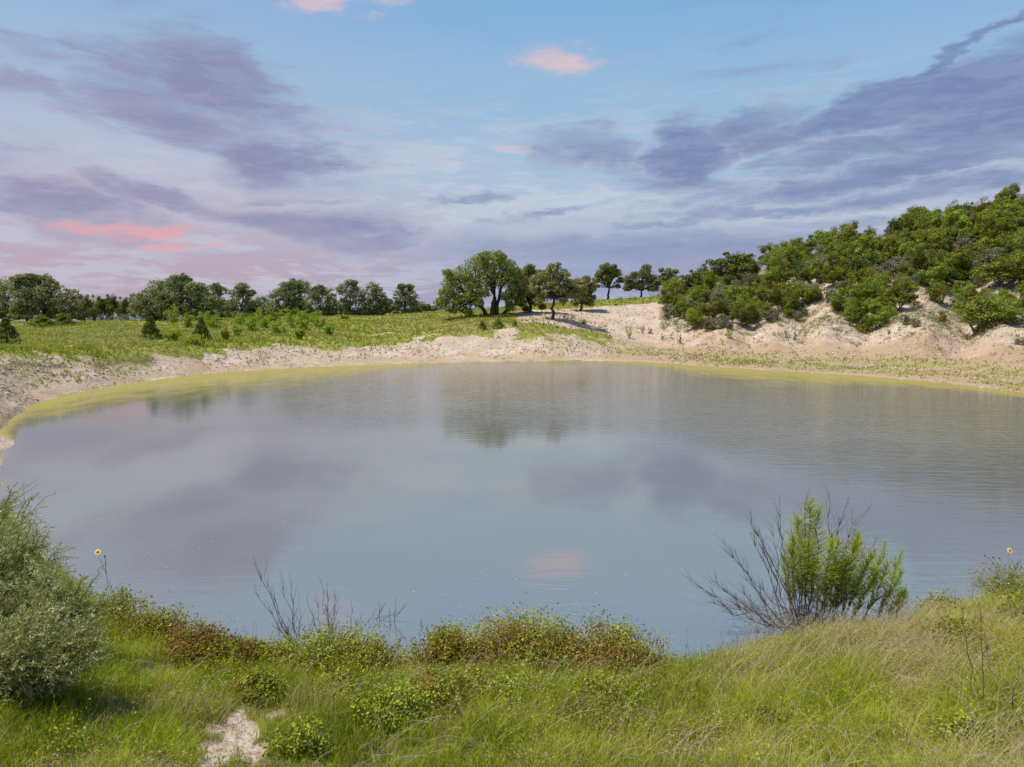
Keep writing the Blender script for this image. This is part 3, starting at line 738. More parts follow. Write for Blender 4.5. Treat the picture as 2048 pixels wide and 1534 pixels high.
# treeline at the left
TL = [
    ('rounded pale oak at the left edge of the treeline', 12, 138, [(0, 585, 24), (18, 572, 17), (-25, 590, 26), (30, 600, 20), (5, 615, 20), (-15, 612, 18)], 14000, 'oak_pale'),
    ('tallest pale oak of the left cluster, with two upright tops', 58, 132, [(50, 562, 14), (44, 580, 18), (66, 590, 22), (52, 606, 20), (60, 553, 8), (36, 557, 7), (40, 620, 15)], 14000, 'oak_pale'),
    ('pale oak with a pointed top, second of the left cluster', 95, 136, [(92, 565, 14), (84, 585, 19), (106, 585, 17), (96, 606, 20), (78, 558, 7), (106, 570, 10), (86, 625, 14)], 13000, 'oak_pale'),
    ('lower pale oak at the right end of the left cluster', 138, 134, [(126, 592, 15), (142, 598, 16), (155, 612, 14), (130, 614, 17), (148, 628, 14), (112, 612, 14), (165, 628, 8)], 11000, 'oak_pale'),
    ('largest rounded oak of the left treeline, pale dense crown', 350, 142, [(355, 567, 19), (330, 575, 18), (380, 580, 18), (308, 590, 17), (398, 575, 14), (350, 595, 22), (405, 598, 17), (285, 600, 14), (325, 612, 20), (375, 615, 19), (420, 608, 14), (280, 622, 16), (302, 625, 14), (405, 625, 13), (362, 556, 9), (432, 600, 8)], 30000, 'oak_pale'),
    ('dark narrow oak behind the shoulder of the largest rounded oak', 438, 168, [(432, 575, 9), (442, 582, 9), (430, 592, 12), (440, 608, 12)], 5000, 'oak_far'),
    ('upright dark oak right of the largest rounded oak', 482, 162, [(485, 576, 10), (470, 588, 12), (496, 590, 11), (480, 605, 15), (462, 610, 11), (503, 585, 6), (500, 610, 12)], 8000, 'oak_far'),
    ('low dusky oak in the dip of the treeline', 520, 180, [(520, 602, 10), (512, 612, 12), (532, 612, 10), (525, 620, 9)], 5000, 'oak_far'),
    ('spreading oak with a high domed crown in the middle of the treeline', 580, 158, [(590, 568, 12), (575, 575, 13), (560, 590, 14), (605, 575, 13), (545, 602, 12), (585, 592, 15), (618, 588, 12), (552, 615, 12), (600, 605, 12), (580, 612, 12)], 14000, 'oak_far'),
    ('dark oak hiding the right side of the domed oak', 640, 152, [(635, 590, 15), (655, 590, 12), (625, 605, 14), (645, 608, 16), (663, 605, 10), (640, 577, 9), (655, 620, 10)], 11000, 'oak_far'),
    ('tall rounded oak right of the dark one, mid treeline', 700, 160, [(700, 572, 12), (688, 582, 13), (715, 585, 13), (700, 597, 15), (690, 610, 12), (718, 608, 13), (708, 566, 7)], 9000, 'oak_far'),
    ('broad oak joined to the tall rounded one, mid treeline', 748, 162, [(745, 580, 13), (758, 588, 12), (735, 595, 14), (762, 602, 11), (750, 610, 12), (770, 608, 6)], 8000, 'oak_far'),
    ('free standing oak just left of the largest live oak', 810, 168, [(810, 580, 12), (798, 590, 11), (823, 590, 11), (810, 602, 14), (795, 610, 9), (826, 607, 10), (803, 573, 6), (820, 573, 6)], 8000, 'oak_far'),
    ('low brush dark oak between the free standing oak and its neighbour', 778, 185, [(778, 604, 7), (785, 612, 7), (772, 614, 6)], 2500, 'oak_far'),
]
for (lab, bp_, Y, lobes, n, mt) in TL:
    lobe_tree('oak_tree', lab, bp_, Y, [(a_, b_, c_ * 1.22) for a_, b_, c_ in lobes], int(n * .95), .30, .28, mt, depth=.5, skirt=638 if bp_ < 460 else 634)
for k, (px_, w_) in enumerate([(838, 13), (852, 9), (866, 8)]):
    lobe_tree('shrub', ['faint far shrub right of the free standing oak', 'middle one of the far shrubs left of the largest oak', 'far shrub touching the edge of the largest oak'][k], px_, 210,
              [(px_, 612 + k * 3, w_), (px_ + 5, 616, w_ * .7)], 1500, .32, .1, 'oak_far', cat='shrub')

BR = [(448, 604, 10), (466, 608, 9), (508, 606, 11), (536, 606, 10), (546, 612, 9), (612, 606, 10), (668, 604, 11), (682, 606, 9), (728, 606, 9), (772, 602, 10), (790, 606, 9), (830, 606, 9), (20, 612, 12), (170, 606, 11), (272, 606, 11)]
BL = ['right under the narrow oak', 'left of the upright dark oak', 'right of the upright dark oak', 'before the low dusky oak', 'left foot of the domed oak', 'right foot of the domed oak', 'right of the dark oak', 'left foot of the tall rounded oak', 'between the tall rounded and broad oaks', 'right of the broad oak', 'left foot of the free standing oak', 'right foot of the free standing oak', 'under the leftmost oak', 'right end of the pale oak cluster', 'left foot of the largest rounded oak']
for (a_, b_, c_), l_ in zip(BR, BL):
    lobe_tree('shrub', 'dark undergrowth shrub in the far treeline, ' + l_, a_, 176, [(a_, b_ + 8, c_), (a_ - c_ * .8, b_ + 15, c_ * .8), (a_ + c_ * .8, b_ + 15, c_ * .8), (a_, b_ + 22, c_)], 1800, .32, .1, 'oak_far', cat='shrub', depth=.5)

# ------------------------------------------------------------------ junipers: prototypes and copies
def juniper(name, label, loc, h=3.6, w=3.4, n=5200, mat='juniper', style='round', cat='juniper', leaf=.15, stems=5, seed=0):
    global rng
    keep = rng; rng = np.random.default_rng(100 + seed)
    root = thing(name, label, cat, loc); t = Geo(); cen = []; rad = []
    if style == 'cone':
        for i in range(70):
            zz = rng.uniform(.12, 1); rr = (1 - zz ** 1.3) * w / 2 * .85; a = rng.uniform(0, 6.28)
            cen.append([math.cos(a) * rr, math.sin(a) * rr, zz * h]); rad.append(.20 + .25 * (1 - zz))
        tube(t, path(np.array([0, 0, -.2]), np.array([0, 0, h * .85]), 6, .05), np.linspace(.11, .02, 6), 6)
    else:
        lo = .10 if style == 'round' else .24
        for i in range(stems):
            a = rng.uniform(0, 6.28); rr = rng.uniform(.35, 1) * w / 2 * .75; top = np.array([math.cos(a) * rr, math.sin(a) * rr, h * (rng.uniform(.6, .9) - .25 * rr / w)])
            pt = path(np.array([rng.normal() * .08, rng.normal() * .08, -.25]), top, 6, .35, -.05); tube(t, pt, np.linspace(.10, .03, 6), 5)
            for j in range(13 if style == 'round' else 11):
                d = rdir(1)[0] * [1, 1, .9]; c = top + d * rng.uniform(.25, 1.1) * w * .24 - [0, 0, rng.random() ** 1.5 * h * .42]
                c[2] = max(c[2], h * lo + .1 * rng.random()); c[2] = min(c[2], h * (.95 - .35 * (np.hypot(c[0], c[1]) / (w * .6)) ** 2))
                cen.append(c); rad.append(rng.uniform(.30, .60) * w / 3.4); tube(t, path(pt[rng.integers(2, 6)], c, 4, .3), np.linspace(.035, .012, 4), 3)
            for j in range(5):
                s0 = pt[rng.integers(1, 4)]; e = s0 + rdir(1)[0] * [1, 1, .4] * rng.uniform(.4, 1.0); tube(t, path(s0, e, 4, .3), np.linspace(.022, .008, 4), 3)
    cen = np.array(cen); rad = np.array(rad)
    g = Geo(); crown_leaves(g, cen, rad, int(n * 1.3), leaf * 1.1, leaf * .7, .6, .85); g.obj('crown', M[mat], root); t.obj('trunk', M['jbark'], root, smooth=True)
    rng = keep
    return root


protos = []


def proto_take(kind, loc, rz, scale, label, group):
    p = protos[kind]
    if not p['used']:
        p['used'] = True; o = p['o']; o.location = tuple(float(a) for a in loc); o.rotation_euler = (0, 0, rz); o.scale = scale; o['label'] = label
        if group: o['group'] = group
        return o
    o = dup(p['o'], loc, rz, scale, label, group)
    if not group and 'group' in o: del o['group']
    return o


spec = [dict(style='round', seed=1), dict(style='round', seed=2, w=3.9, h=3.3, stems=6), dict(style='tree', seed=3, h=4.2, w=3.6), dict(style='tree', seed=4, h=3.9, w=4.2, stems=6, n=5600),
        dict(style='round', seed=5, mat='juniper_dark', h=3.6, w=3.2), dict(style='cone', seed=6, mat='juniper_dark', h=3.0, w=2.0, n=3200),
        dict(style='tree', seed=7, mat='brush', h=2.9, w=3.2, n=2300, stems=7), dict(style='round', seed=8, mat='brush', h=2.2, w=2.8, n=2600, stems=6),
        dict(style='cone', seed=9, mat='juniper', h=2.4, w=1.7, n=2400)]
for i, s_ in enumerate(spec):
    protos.append(dict(o=juniper('juniper_tree' if i not in (6, 7) else 'brush_shrub', 'juniper', (0, 0, 0), cat='juniper' if i not in (6, 7) else 'shrub', **s_), used=False, h=s_.get('h', 3.6), w=s_.get('w', 3.4)))


def put_proto(kind, px, py, wpx, hpx, label, group=None):
    P = ground_at(px, py)[0]
    if np.isnan(P[0]): return None
    k = P[1] / F; p = protos[kind]
    sx = wpx * k / p['w']; sz = hpx * k / p['h']
    return proto_take(kind, P - [0, 0, .08], rng.uniform(0, 6.28), (sx, sx, sz), label, group)


KEY = [
    (0, 1565, 625, 62, 62, 'rounded juniper low on the white slope, left of the bare mound'), (1, 1484, 652, 60, 50, 'spreading juniper at the hill foot with roots over the bank edge'),
    (8, 1578, 636, 26, 34, 'small bright green juniper standing alone on bare soil under a larger one'), (5, 1713, 657, 34, 54, 'dark conical juniper at the gully left of the pale mound'),
    (8, 1730, 664, 34, 34, 'low lime green juniper beside the dark conical one'), (2, 1797, 624, 62, 74, 'tall juniper with a bare leaning trunk above the pale mound'),
    (3, 1762, 640, 60, 48, 'thin juniper with many stems on the gully lip'), (1, 1955, 668, 112, 78, 'big bushy juniper filling the deep gully at the right'),
    (0, 2025, 650, 62, 50, 'juniper right of the big bushy one at the photo edge'), (2, 1885, 650, 16, 34, 'tiny sapling juniper alone on the pale mound'),
    (3, 1425, 640, 66, 50, 'grey stemmed juniper at the left foot of the hill'), (0, 1372, 636, 50, 44, 'juniper at the leftmost toe of the hill'),
    (4, 1468, 572, 100, 70, 'large dark domed juniper standing out above the hill shoulder'), (4, 1392, 590, 58, 52, 'dark juniper left of the domed one, by the last oak'), (0, 1425, 585, 50, 46, 'green juniper filling the space below the domed one'),
    (2, 1548, 548, 44, 36, 'feathery pale topped juniper on the ridge right of the domed one'),
    (2, 2010, 575, 110, 70, 'wide flat topped juniper with bare dark branches at the right edge'),
    (2, 1465, 645, 14, 26, 'tiny leafless looking sapling on the soil left of the spreading juniper'),
    (6, 1830, 655, 22, 24, 'small sparse shrub on the left flank of the pale mound'), (6, 1808, 650, 24, 26, 'small sparse shrub with exposed roots beside the pale mound'),
    (7, 2040, 690, 20, 16, 'low shrub on the bank at the right photo edge'),
]
placed = []
for (kd, px, py, w, h, lab) in KEY:
    o = put_proto(kd, px, py, w, h, lab)
    if o: placed.append((o.location[0], o.location[1], w * o.location[1] / F / 2))
LOWV = (np.array([1335, 1370, 1420, 1480, 1530, 1600, 1640, 1665, 1700, 1760, 1800, 1850, 1900, 1950, 2048, 2200]), np.array([640, 655, 664, 658, 650, 645, 622, 620, 662, 660, 622, 610, 622, 660, 655, 668]))
BARE = [(1505, 590, 30, 9), (1735, 508, 12, 16), (1935, 515, 48, 9), (1995, 585, 34, 16), (1665, 590, 12, 18), (1850, 590, 40, 10), (1830, 505, 10, 10), (1640, 640, 30, 30), (1840, 650, 50, 40)]
cand = np.stack([rng.uniform(1330, 2100, 9000), rng.uniform(395, 665, 9000)], -1)
G = ground_at(cand[:, 0], cand[:, 1])
cnt = 0; nb = [0, 0, 0, 0]
def hill_label(grey, band, px, size, dark):
    where = 'left shoulder by the skyline oaks' if px < 1560 else 'middle part above the bare mounds' if px < 1800 else 'right part near the photo edge'
    sz = 'large' if size > 1.12 else 'small' if size < .8 else 'mid sized'
    what = 'grey brown brush shrub' if grey else 'dark green juniper' if dark else 'green juniper'
    return sz + ' ' + what + ' ' + {'ridge': 'on the hill ridge', 'mid': 'halfway up the hill', 'low': 'on the lower slope'}[band] + ', ' + where


for (px, py), P in zip(cand, G):
    if cnt >= 296: break
    if np.isnan(P[0]) or P[1] > 170: continue
    s = float(sval(P[0], P[1]))
    if s < 9.0 or s > 12.15: continue
    if py > np.interp(px, *LOWV): continue
    if any(((px - b[0]) / b[2]) ** 2 + ((py - b[1]) / b[3]) ** 2 < 1 for b in BARE) and rng.random() < .93: continue
    band = 'ridge' if s > 11.25 else 'mid' if s > 10.3 else 'low'
    size = {'ridge': 1.25, 'mid': 1.05, 'low': .85}[band] * rng.uniform(.6, 1.25)
    sep = {'ridge': 1.15, 'mid': 1.3, 'low': 1.3}[band] * size + .2
    if any((P[0] - a) ** 2 + (P[1] - b) ** 2 < (sep * .62 + r * .75) ** 2 for a, b, r in placed): continue
    if cnt and band == 'ridge' and nb[0] > 100: continue
    nb[0] += band == 'ridge'
    grey = rng.random() < (.42 if band != 'ridge' else .2)
    kd = int(rng.choice([6, 7])) if grey else int(rng.choice([0, 1, 2, 3, 4], p=[.26, .24, .2, .2, .10]))
    f = rng.uniform(.85, 1.2)
    proto_take(kd, P - [0, 0, .1], rng.uniform(0, 6.28), (size * f, size * f, size * rng.uniform(.85, 1.15)), hill_label(grey, band, px, size, kd == 4), {'ridge': 'shrubs along the hill ridge', 'mid': 'shrubs on the middle hillside', 'low': 'shrubs on the pale lower hillside'}[band])
    placed.append((P[0], P[1], sep * .8)); cnt += 1
print('hill shrubs', cnt)

def hill_brush():
    n = 22000; px = rng.uniform(1320, 2250, n); r = rng.uniform(62, 158, n); x = (px - 1024) / F * r; y = r; s = sval(x, y)
    nz = fbm(x / 6, y / 6, 3, 160); ok = (s > 9.0) & (s < 12.0) & (rng.random(n) < .12 + .8 * sstep(nz, .42, .6) * sstep(s, 9.1, 10.0)); x, y = x[ok], y[ok]; n = len(x)
    P = np.stack([x, y, tz(x, y)], -1); m_ = 30; q = np.repeat(np.arange(n), m_); w = rng.uniform(.25, 1.0, n); hh = w * rng.uniform(.6, 1.2, n)
    D = rdir(n * m_); D[:, 2] = np.abs(D[:, 2]); Q = P[q] + D * np.stack([w, w, hh], -1)[q] * (rng.random(n * m_) ** .4)[:, None]
    tn = np.clip(rng.random(n)[q] * .5 + rng.random(n * m_) * .5, 0, 1); g = Geo(); leaves(g, Q, D + rdir(n * m_) * .6 + [0, 0, .4], rng.uniform(.10, .2, n * m_), rng.uniform(.06, .11, n * m_), np.stack([tn, 0 * tn, 0 * tn], -1), mi=0, tri=True)
    tag(g.obj('hillside_brush', M['brush2']), 'knee high grey green brush filling gaps on the hillside', 'brush', kind='stuff')


hill_brush()

# dark juniper hedge in the left treeline and small junipers in front
for k, (px, top, w) in enumerate([(172, 588, 22), (190, 584, 24), (208, 590, 22), (226, 586, 24), (243, 588, 22), (258, 592, 20), (505, 600, 20), (545, 605, 16)]):
    Y = 165; k_ = Y / F; X = (px - 1024) / F * Y; z = float(tz(X, Y)); hh = at(px, top, Y)[2] - z
    kd = [4, 0, 4, 4, 0, 4, 4, 4][k]
    proto_take(kd, (X, Y, z - .1), rng.uniform(0, 6), (w * k_ / 2.2, w * k_ / 2.2, hh / protos[kd]['h']), ['leftmost dark juniper in the even hedge between the pale oaks', 'second dark juniper from the left in the hedge between the pale oaks', 'third dark juniper from the left in the hedge between the pale oaks', 'third dark juniper from the right in the hedge between the pale oaks', 'second dark juniper from the right in the hedge between the pale oaks', 'rightmost dark juniper in the hedge, touching the largest rounded oak'][k] if k < 6 else ('dark juniper low in the treeline gap right of the upright oak', 'dark juniper at the foot of the domed treeline oak')[k - 6], 'dark junipers in the left treeline' if k < 6 else None)
for (kd, px, py, w, h, lab) in [
        (5, 302, 680, 40, 46, 'small dark juniper alone on the grass left of the lime bushes'), (5, 403, 680, 36, 44, 'small dark juniper half hidden among the lime bushes'),
        (5, 14, 690, 50, 54, 'dark young juniper at the left photo edge'), (8, 125, 652, 44, 26, 'low green juniper in front of the pale oaks, right of its twin'), (8, 82, 653, 54, 24, 'low green juniper in front of the pale oaks, left of its twin'),
        (8, 965, 658, 18, 16, 'small green juniper on the bank below the largest oak, leftmost of three'), (8, 996, 656, 26, 20, 'small green juniper on the bank below the largest oak, middle of three'), (8, 1030, 652, 12, 12, 'smallest green juniper on the bank below the largest oak')]:
    put_proto(kd, px, py, w, h, lab)


# ------------------------------------------------------------------ loose leafy bushes
def leafy_bush(name, label, P, w, h, n, mat, leaf, group=None, stems=9, cat='bush', wood='twig', red=0.0, asp=.5, low=.15, spread=.5, twig_r=.012, redlow=False):
    root = thing(name, label, cat, P, 0, group); g = Geo(); t = Geo()
    B = np.zeros((stems, 3)); a = rng.uniform(0, 6.28, stems); rr = np.sqrt(rng.random(stems)) * w / 2
    T = np.stack([np.cos(a) * rr, np.sin(a) * rr * .8, h * (rng.uniform(.55, 1, stems)) * np.sqrt(np.maximum(.1, 1 - (rr / (w * .62)) ** 2))], -1)
    B[:, :2] = T[:, :2] * .2; B[:, 2] = -.05
    bend = rng.normal(size=(stems, 3)) * w * .05
    tubes(t, B, T, bend, twig_r, twig_r * .3, 3, 4)
    m_ = stems * 7; k = rng.integers(0, stems, m_); f = rng.uniform(low, 1.0, m_)[:, None]
    S = B[k] * (1 - f) + T[k] * f + bend[k] * 4 * f * (1 - f)
    E = S + rdir(m_) * [1, 1, .8] * w * .13 + [0, 0, h * .04]
    tubes(t, S, E, np.zeros_like(S), twig_r * .45, twig_r * .2, 3, 2)
    q = rng.integers(0, m_, n); ff = rng.uniform(.1, 1.1, n)[:, None]
    Pn = S[q] * (1 - ff) + E[q] * ff + rng.normal(size=(n, 3)) * w * .035 * spread * 2
    Pn[:, 2] = np.maximum(Pn[:, 2], .02)
    ct = rng.random(m_) * .5; tn = np.clip(ct[q] + rng.random(n) * .55, 0, 1)
    rc = rng.random(m_); hh = Pn[:, 2] / h
    rd = ((rc[q] < red * 1.3) | (rng.random(n) < red * .35)) & ((hh < .9) if redlow else True)
    leaves(g, Pn, rdir(n) + [0, 0, .7], leaf * rng.uniform(.6, 1.3, n), leaf * asp * rng.uniform(.6, 1.3, n), np.stack([tn, rd * rng.uniform(.5, 1, n), 0 * tn], -1), fold=.12)
    g.obj('foliage', M[mat], root); t.obj('branches', M[wood], root)
    return root


# lime bushes along the far bank
LB = [(348, 650, 34, 36), (375, 655, 30, 26), (430, 660, 44, 40), (452, 682, 20, 26), (480, 650, 40, 30), (505, 662, 34, 26), (528, 655, 36, 28), (560, 668, 38, 26), (585, 655, 42, 42),
      (612, 660, 34, 36), (640, 658, 26, 26), (660, 670, 28, 24), (405, 648, 26, 20), (545, 645, 30, 26), (625, 645, 40, 22), (470, 672, 26, 20), (690, 640, 20, 12), (350, 682, 30, 16), (390, 690, 36, 14), (760, 628, 16, 10), (598, 678, 26, 18), (520, 640, 30, 18)]
LL = ['lime green bush at the left end of the bank thicket', 'low lime bush second from the left end', 'tall lime sapling bush left of the gap', 'thin lime bush low on the eroded bank', 'lime bush in the left middle of the thicket',
      'lime bush standing right on the bank lip', 'lime bush mid thicket before the dusky oak', 'lime bush leaning over the pale bank', 'tallest bright lime bush of the thicket', 'bright lime bush right of the tallest', 'lime bush near the thicket right end',
      'last lime bush at the right end of the thicket', 'small lime bush behind the second dark juniper', 'lime bush behind the bank lip, mid thicket', 'flat lime bush behind the tallest ones', 'small lime bush beside the thin one',
      'lone low lime bush on the grass past the thicket', 'olive tuft bush under the left thicket end', 'olive tuft bush under the second juniper', 'lone tiny green bush at the foot of the treeline', 'small olive bush on the bank under the tallest', 'small lime bush behind the left middle']
for (px, py, w, h), lab in zip(LB, LL):
    P = ground_at(px, py)[0]; k = P[1] / F
    leafy_bush('lime_bush', lab, P, w * k * 1.25, h * k * 1.25, 1200, 'lime', .24, None, 10, red=0)
# shrubs and plants at other far places
FB = [(232, 648, 66, 20, 'silver', 'silver grey low shrub in front of the juniper hedge'), (1140, 640, 44, 14, 'juniper_dark', 'dark low shrub just right of the single oak trunk'),
      (1165, 648, 22, 10, 'juniper_dark', 'little dark shrub at the rim of the dry gully'), (925, 640, 20, 10, 'juniper_dark', 'dark low shrub in the shade left of the largest oak'), (942, 634, 22, 12, 'juniper_dark', 'dark shrub near the largest oak trunk'),
      (900, 642, 16, 8, 'juniper_dark', 'low dark shrub farthest left under the largest oak'), (1195, 605, 30, 14, 'lime', 'green shrub on the skyline grass below the round topped oak'), (1238, 602, 24, 12, 'lime', 'green shrub on the skyline grass below the wide oak'),
      (1262, 600, 18, 10, 'lime', 'small green shrub right of it on the skyline grass'), (1310, 596, 22, 14, 'juniper', 'dark green shrub on the skyline grass near the hill toe'), (1232, 612, 8, 6, 'juniper_dark', 'tiny dark shrub on the white slope rim'),
      (1258, 676, 20, 24, 'lime', 'bright green willow like clump in the dry gully'), (1456, 676, 22, 22, 'lime', 'bright green weedy clump at the hill foot, tan stems below'), (1360, 688, 10, 24, 'lime', 'thin upright green plant in the gully mouth'),
      (1325, 680, 7, 16, 'lime', 'thinnest green plant in the gully mouth'), (1570, 674, 12, 18, 'silver', 'pale grey green plant on the orange soil'), (1590, 682, 9, 20, 'brush', 'thin brown stemmed plant right of the pale one'),
      (1286, 668, 10, 20, 'brush', 'thin grey plant between green clumps in the gully'), (1372, 665, 12, 30, 'brush', 'upright grey green plant beside the hill toe'), (1778, 668, 10, 14, 'lime', 'small lime plant under the pale mound'),
      (1300, 668, 18, 14, 'brush', 'low grey shrub at the gully centre'), (860, 634, 16, 8, 'brush', 'low grey shrub on the open grass left of the largest oak')]
for (px, py, w, h, mt, lab) in FB:
    P = ground_at(px, py)[0]; k = P[1] / F
    leafy_bush('shrub', lab, P, w * k * 1.1, h * k * 1.1, int(220 + w * h * .9), mt, .14, None, 8, cat='shrub', asp=.35)

# ------------------------------------------------------------------ far grass and clods (stuff)
def scatter_far():
    n = 160000
    az = rng.uniform(-.72, .72, n); r = np.exp(rng.uniform(math.log(27), math.log(190), n)); x = np.sin(az) * r; y = np.cos(az) * r
    s = sval(x, y); cv = cover(x, y, s); nz = fbm(x / 2.2, y / 2.2, 3, 40)
    dens = np.clip(cv * 1.1 + (nz - .55) * 1.2 * (cv > .05), 0, 1) ** 1.3
    ok = ((s > 7.12) | ((s > 4.2) & (tz(x, y) > .12))) & (s < 12.2) & (rng.random(n) < dens) & (np.abs(az) < .70)
    x, y, s, cv = x[ok], y[ok], s[ok], cv[ok]; p, Y = _coord(x, y)
    k = rng.integers(2, 4)
    P = np.stack([x, y, tz(x, y) - .02], -1); n = len(P)
    h = (.22 + .30 * fbm(x / 7, y / 7, 2, 44)) * rng.uniform(.6, 1.4, n) * np.where(s < 8.8, .75, 1.0)
    h = h * np.where((s > 10.5), .8, 1)
    dry = np.clip(fbm(x / 9, y / 9, 3, 50) * 2.0 - .75 + .75 * sstep(p, 1150, 1300) * (s < 10.9) + .35 * (s < 8.8), 0, 1) * rng.uniform(.3, 1, n)
    tn = np.clip(fbm(x / 3, y / 3, 3, 60) + rng.normal(size=n) * .2, 0, 1)
    g = Geo()
    for rep in range(2):
        Q = P + np.stack([rng.normal(size=n) * .08, rng.normal(size=n) * .08, 0 * x], -1)
        blades(g, Q, h, .035 + .0009 * Y, rng.uniform(.2, .9, n), rng.uniform(0, 6.28, n), np.stack([tn, dry, 0 * tn], -1), seg=2)
    print('far blades', n * 2)
    tag(g.obj('meadow_grass', M['fargrass']), 'yellow green meadow grass on the far bank and plateau', 'grass', kind='stuff')
    # clods
    n = 90000; az = rng.uniform(-.72, .72, n); r = np.exp(rng.uniform(math.log(30), math.log(140), n)); x = np.sin(az) * r; y = np.cos(az) * r
    s = sval(x, y); cv = cover(x, y, s); ok = (s > 7.05) & (s < 10.8) & (cv < .5) & (fbm(x / 2.5, y / 2.5, 3, 77) > .47); x, y, s = x[ok], y[ok], s[ok]; n = len(x)
    sz = .03 + .14 * rng.random(n) ** 2.5 * np.where(s < 7.6, .6, 1.0); c = np.stack([x, y, tz(x, y) + sz * .2], -1)
    o6 = np.array([[1, 0, 0], [0, 1, 0], [-1, 0, 0], [0, -1, 0], [0, 0, .8], [0, 0, -.8]], float)
    V = c[:, None] + (o6[None] * rng.uniform(.6, 1.4, (n, 6, 1))) * sz[:, None, None]
    T = np.array([[0, 1, 4], [1, 2, 4], [2, 3, 4], [3, 0, 4], [1, 0, 5], [2, 1, 5], [3, 2, 5], [0, 3, 5]])
    g = Geo(); g.add(V.reshape(-1, 3), (np.arange(n)[:, None, None] * 6 + T[None]).reshape(-1, 3), (.5, 0, 0))
    tag(g.obj('soil_clods', plain_mat('clod', (.30, .19, .12), (.62, .50, .38), .95, 1.5)), 'crumbled pale and brown soil clods on the eroded bank', 'soil', kind='stuff')


scatter_far()


# ------------------------------------------------------------------ foreground grass
def fg_grass():
    n = 800000
    az = rng.uniform(-.74, .74, n); r = rng.uniform(4.6 ** 1.5, 22 ** 1.5, n) ** (1 / 1.5); x = np.sin(az) * r; y = np.cos(az) * r
    s = sval(x, y); z = tz(x, y); P = np.stack([x, y, z - .015], -1); qx, qy = proj(P)
    cv = cover(x, y, s); cl = fbm(x / .33, y / .33, 2, 90); big = fbm(x / 1.3, y / 1.3, 3, 95)
    ok = (s < 4.02) & (rng.random(n) < cv ** 1.5 * np.clip(.5 + (cl - .35) * 2.2, .2, 1)) & (qx > -160) & (qx < 2210) & (y > 3)
    # most blades grow in tussocks that open outwards
    tc = np.stack([np.round(x / .17 + rng.normal(size=n) * .15) * .17, np.round(y / .17 + rng.normal(size=n) * .15) * .17], -1)
    jx = (_tab[(tc[:, 0] * 97).astype(int) % 256, (tc[:, 1] * 53).astype(int) % 256] - .5) * .12
    rad_ = np.stack([P[:, 0] - tc[:, 0] + jx, P[:, 1] - tc[:, 1] - jx], -1); outw = np.arctan2(rad_[:, 1], rad_[:, 0]); tl = rng.random(n) < .65
    P[:, :2] = np.where(tl[:, None], tc + rad_ * .45 - np.stack([jx, -jx], -1), P[:, :2]); OUT = np.where(tl, outw + rng.normal(size=n) * .35, rng.uniform(0, 6.28, n))[ok]
    P, x, y, s, cl, big, qx, qy, cv = P[ok], x[ok], y[ok], s[ok], cl[ok], big[ok], qx[ok], qy[ok], cv[ok]; n = len(P)
    right = sstep(qx, 1350, 1650)
    h = (.14 + .24 * cl + .14 * (big - .5)) * rng.uniform(.5, 1.3, n) * (1 + .25 * right) * (.55 + .45 * cv)
    h = h * np.where(s > 3.75, .8, 1)
    wind = np.where(rng.random(n) < .8, OUT, .3 + rng.normal(size=n) * .8)
    lean = rng.uniform(.1, .9, n) * (1 + .5 * right)
    tn = np.clip(-.05 + 1.0 * fbm(x / .8, y / .8, 4, 97) + rng.normal(size=n) * .26, 0, 1)
    dp = np.clip(fbm(x / .8, y / .8, 3, 99) * 2.4 - 1.15 + .35 * sstep(qx, 1650, 1900) + .3 * np.exp(-((qy - 1300) / 40) ** 2) * right, 0, 1)
    dp = np.clip(dp + .7 * np.exp(-(((qx - 1790) / 150) ** 2 + ((qy - 1290) / 40) ** 2)), 0, 1)
    for (bx_, by_, ba_, bb_) in [(1120, 1448, 110, 18), (880, 1440, 60, 26), (1300, 1460, 90, 14), (1840, 1340, 50, 50), (640, 1420, 60, 14), (400, 1420, 50, 22), (1560, 1400, 90, 16)]: dp = np.clip(dp + .9 * np.exp(-(((qx - bx_) / ba_) ** 2 + ((qy - by_) / bb_) ** 2)), 0, 1)
    dry = (rng.random(n) < dp * .8 + .13) * rng.uniform(.5, 1, n)
    g = Geo(); blades(g, P, h, rng.uniform(.003, .0058, n) * (1 + .9 * (rng.random(n) < .12)), lean, wind, np.stack([tn, dry, 0 * tn], -1), seg=2)
    print('fg blades', n)
    tag(g.obj('bank_grass', M['grass']), 'tall bright green grass covering the near bank', 'grass', kind='stuff')
    # straw: long arching dry stems
    n = 30000; az = rng.uniform(-.74, .74, n); r = rng.uniform(5, 15, n); x = np.sin(az) * r; y = np.cos(az) * r; s = sval(x, y)
    P = np.stack([x, y, tz(x, y)], -1); qx, qy = proj(P)
    den = .22 + .78 * sstep(qx, 1300, 1700); den = den * np.where(qx < 700, .35, 1); crest = np.exp(-(((qx - 1790) / 130) ** 2 + ((qy - 1285) / 38) ** 2)); den = den + crest * 2.5
    cn = fbm(x / .7, y / .7, 2, 120)
    ok = (s < 3.97) & (rng.random(n) < den * np.clip((cn - .35) * 3 + crest, 0, 1)) & (qx > -60) & (qx < 2110); P, qx = P[ok], qx[ok]; n = len(P)
    g = Geo(); A = rng.normal(size=n) * .9 + .3; Lh = rng.uniform(.35, .95, n)
    d = np.stack([np.cos(A), np.sin(A), 0 * A], -1)
    end = P + d * Lh[:, None] * rng.uniform(.6, 1.0, n)[:, None] + np.stack([0 * A, 0 * A, Lh * rng.uniform(.15, .6, n)], -1)
    bend = np.stack([0 * A, 0 * A, Lh * rng.uniform(.10, .28, n)], -1)
    tubes(g, P, end, bend, .0019, .0011, 3, 5, np.stack([rng.random(n), 0 * A, 0 * A], -1))
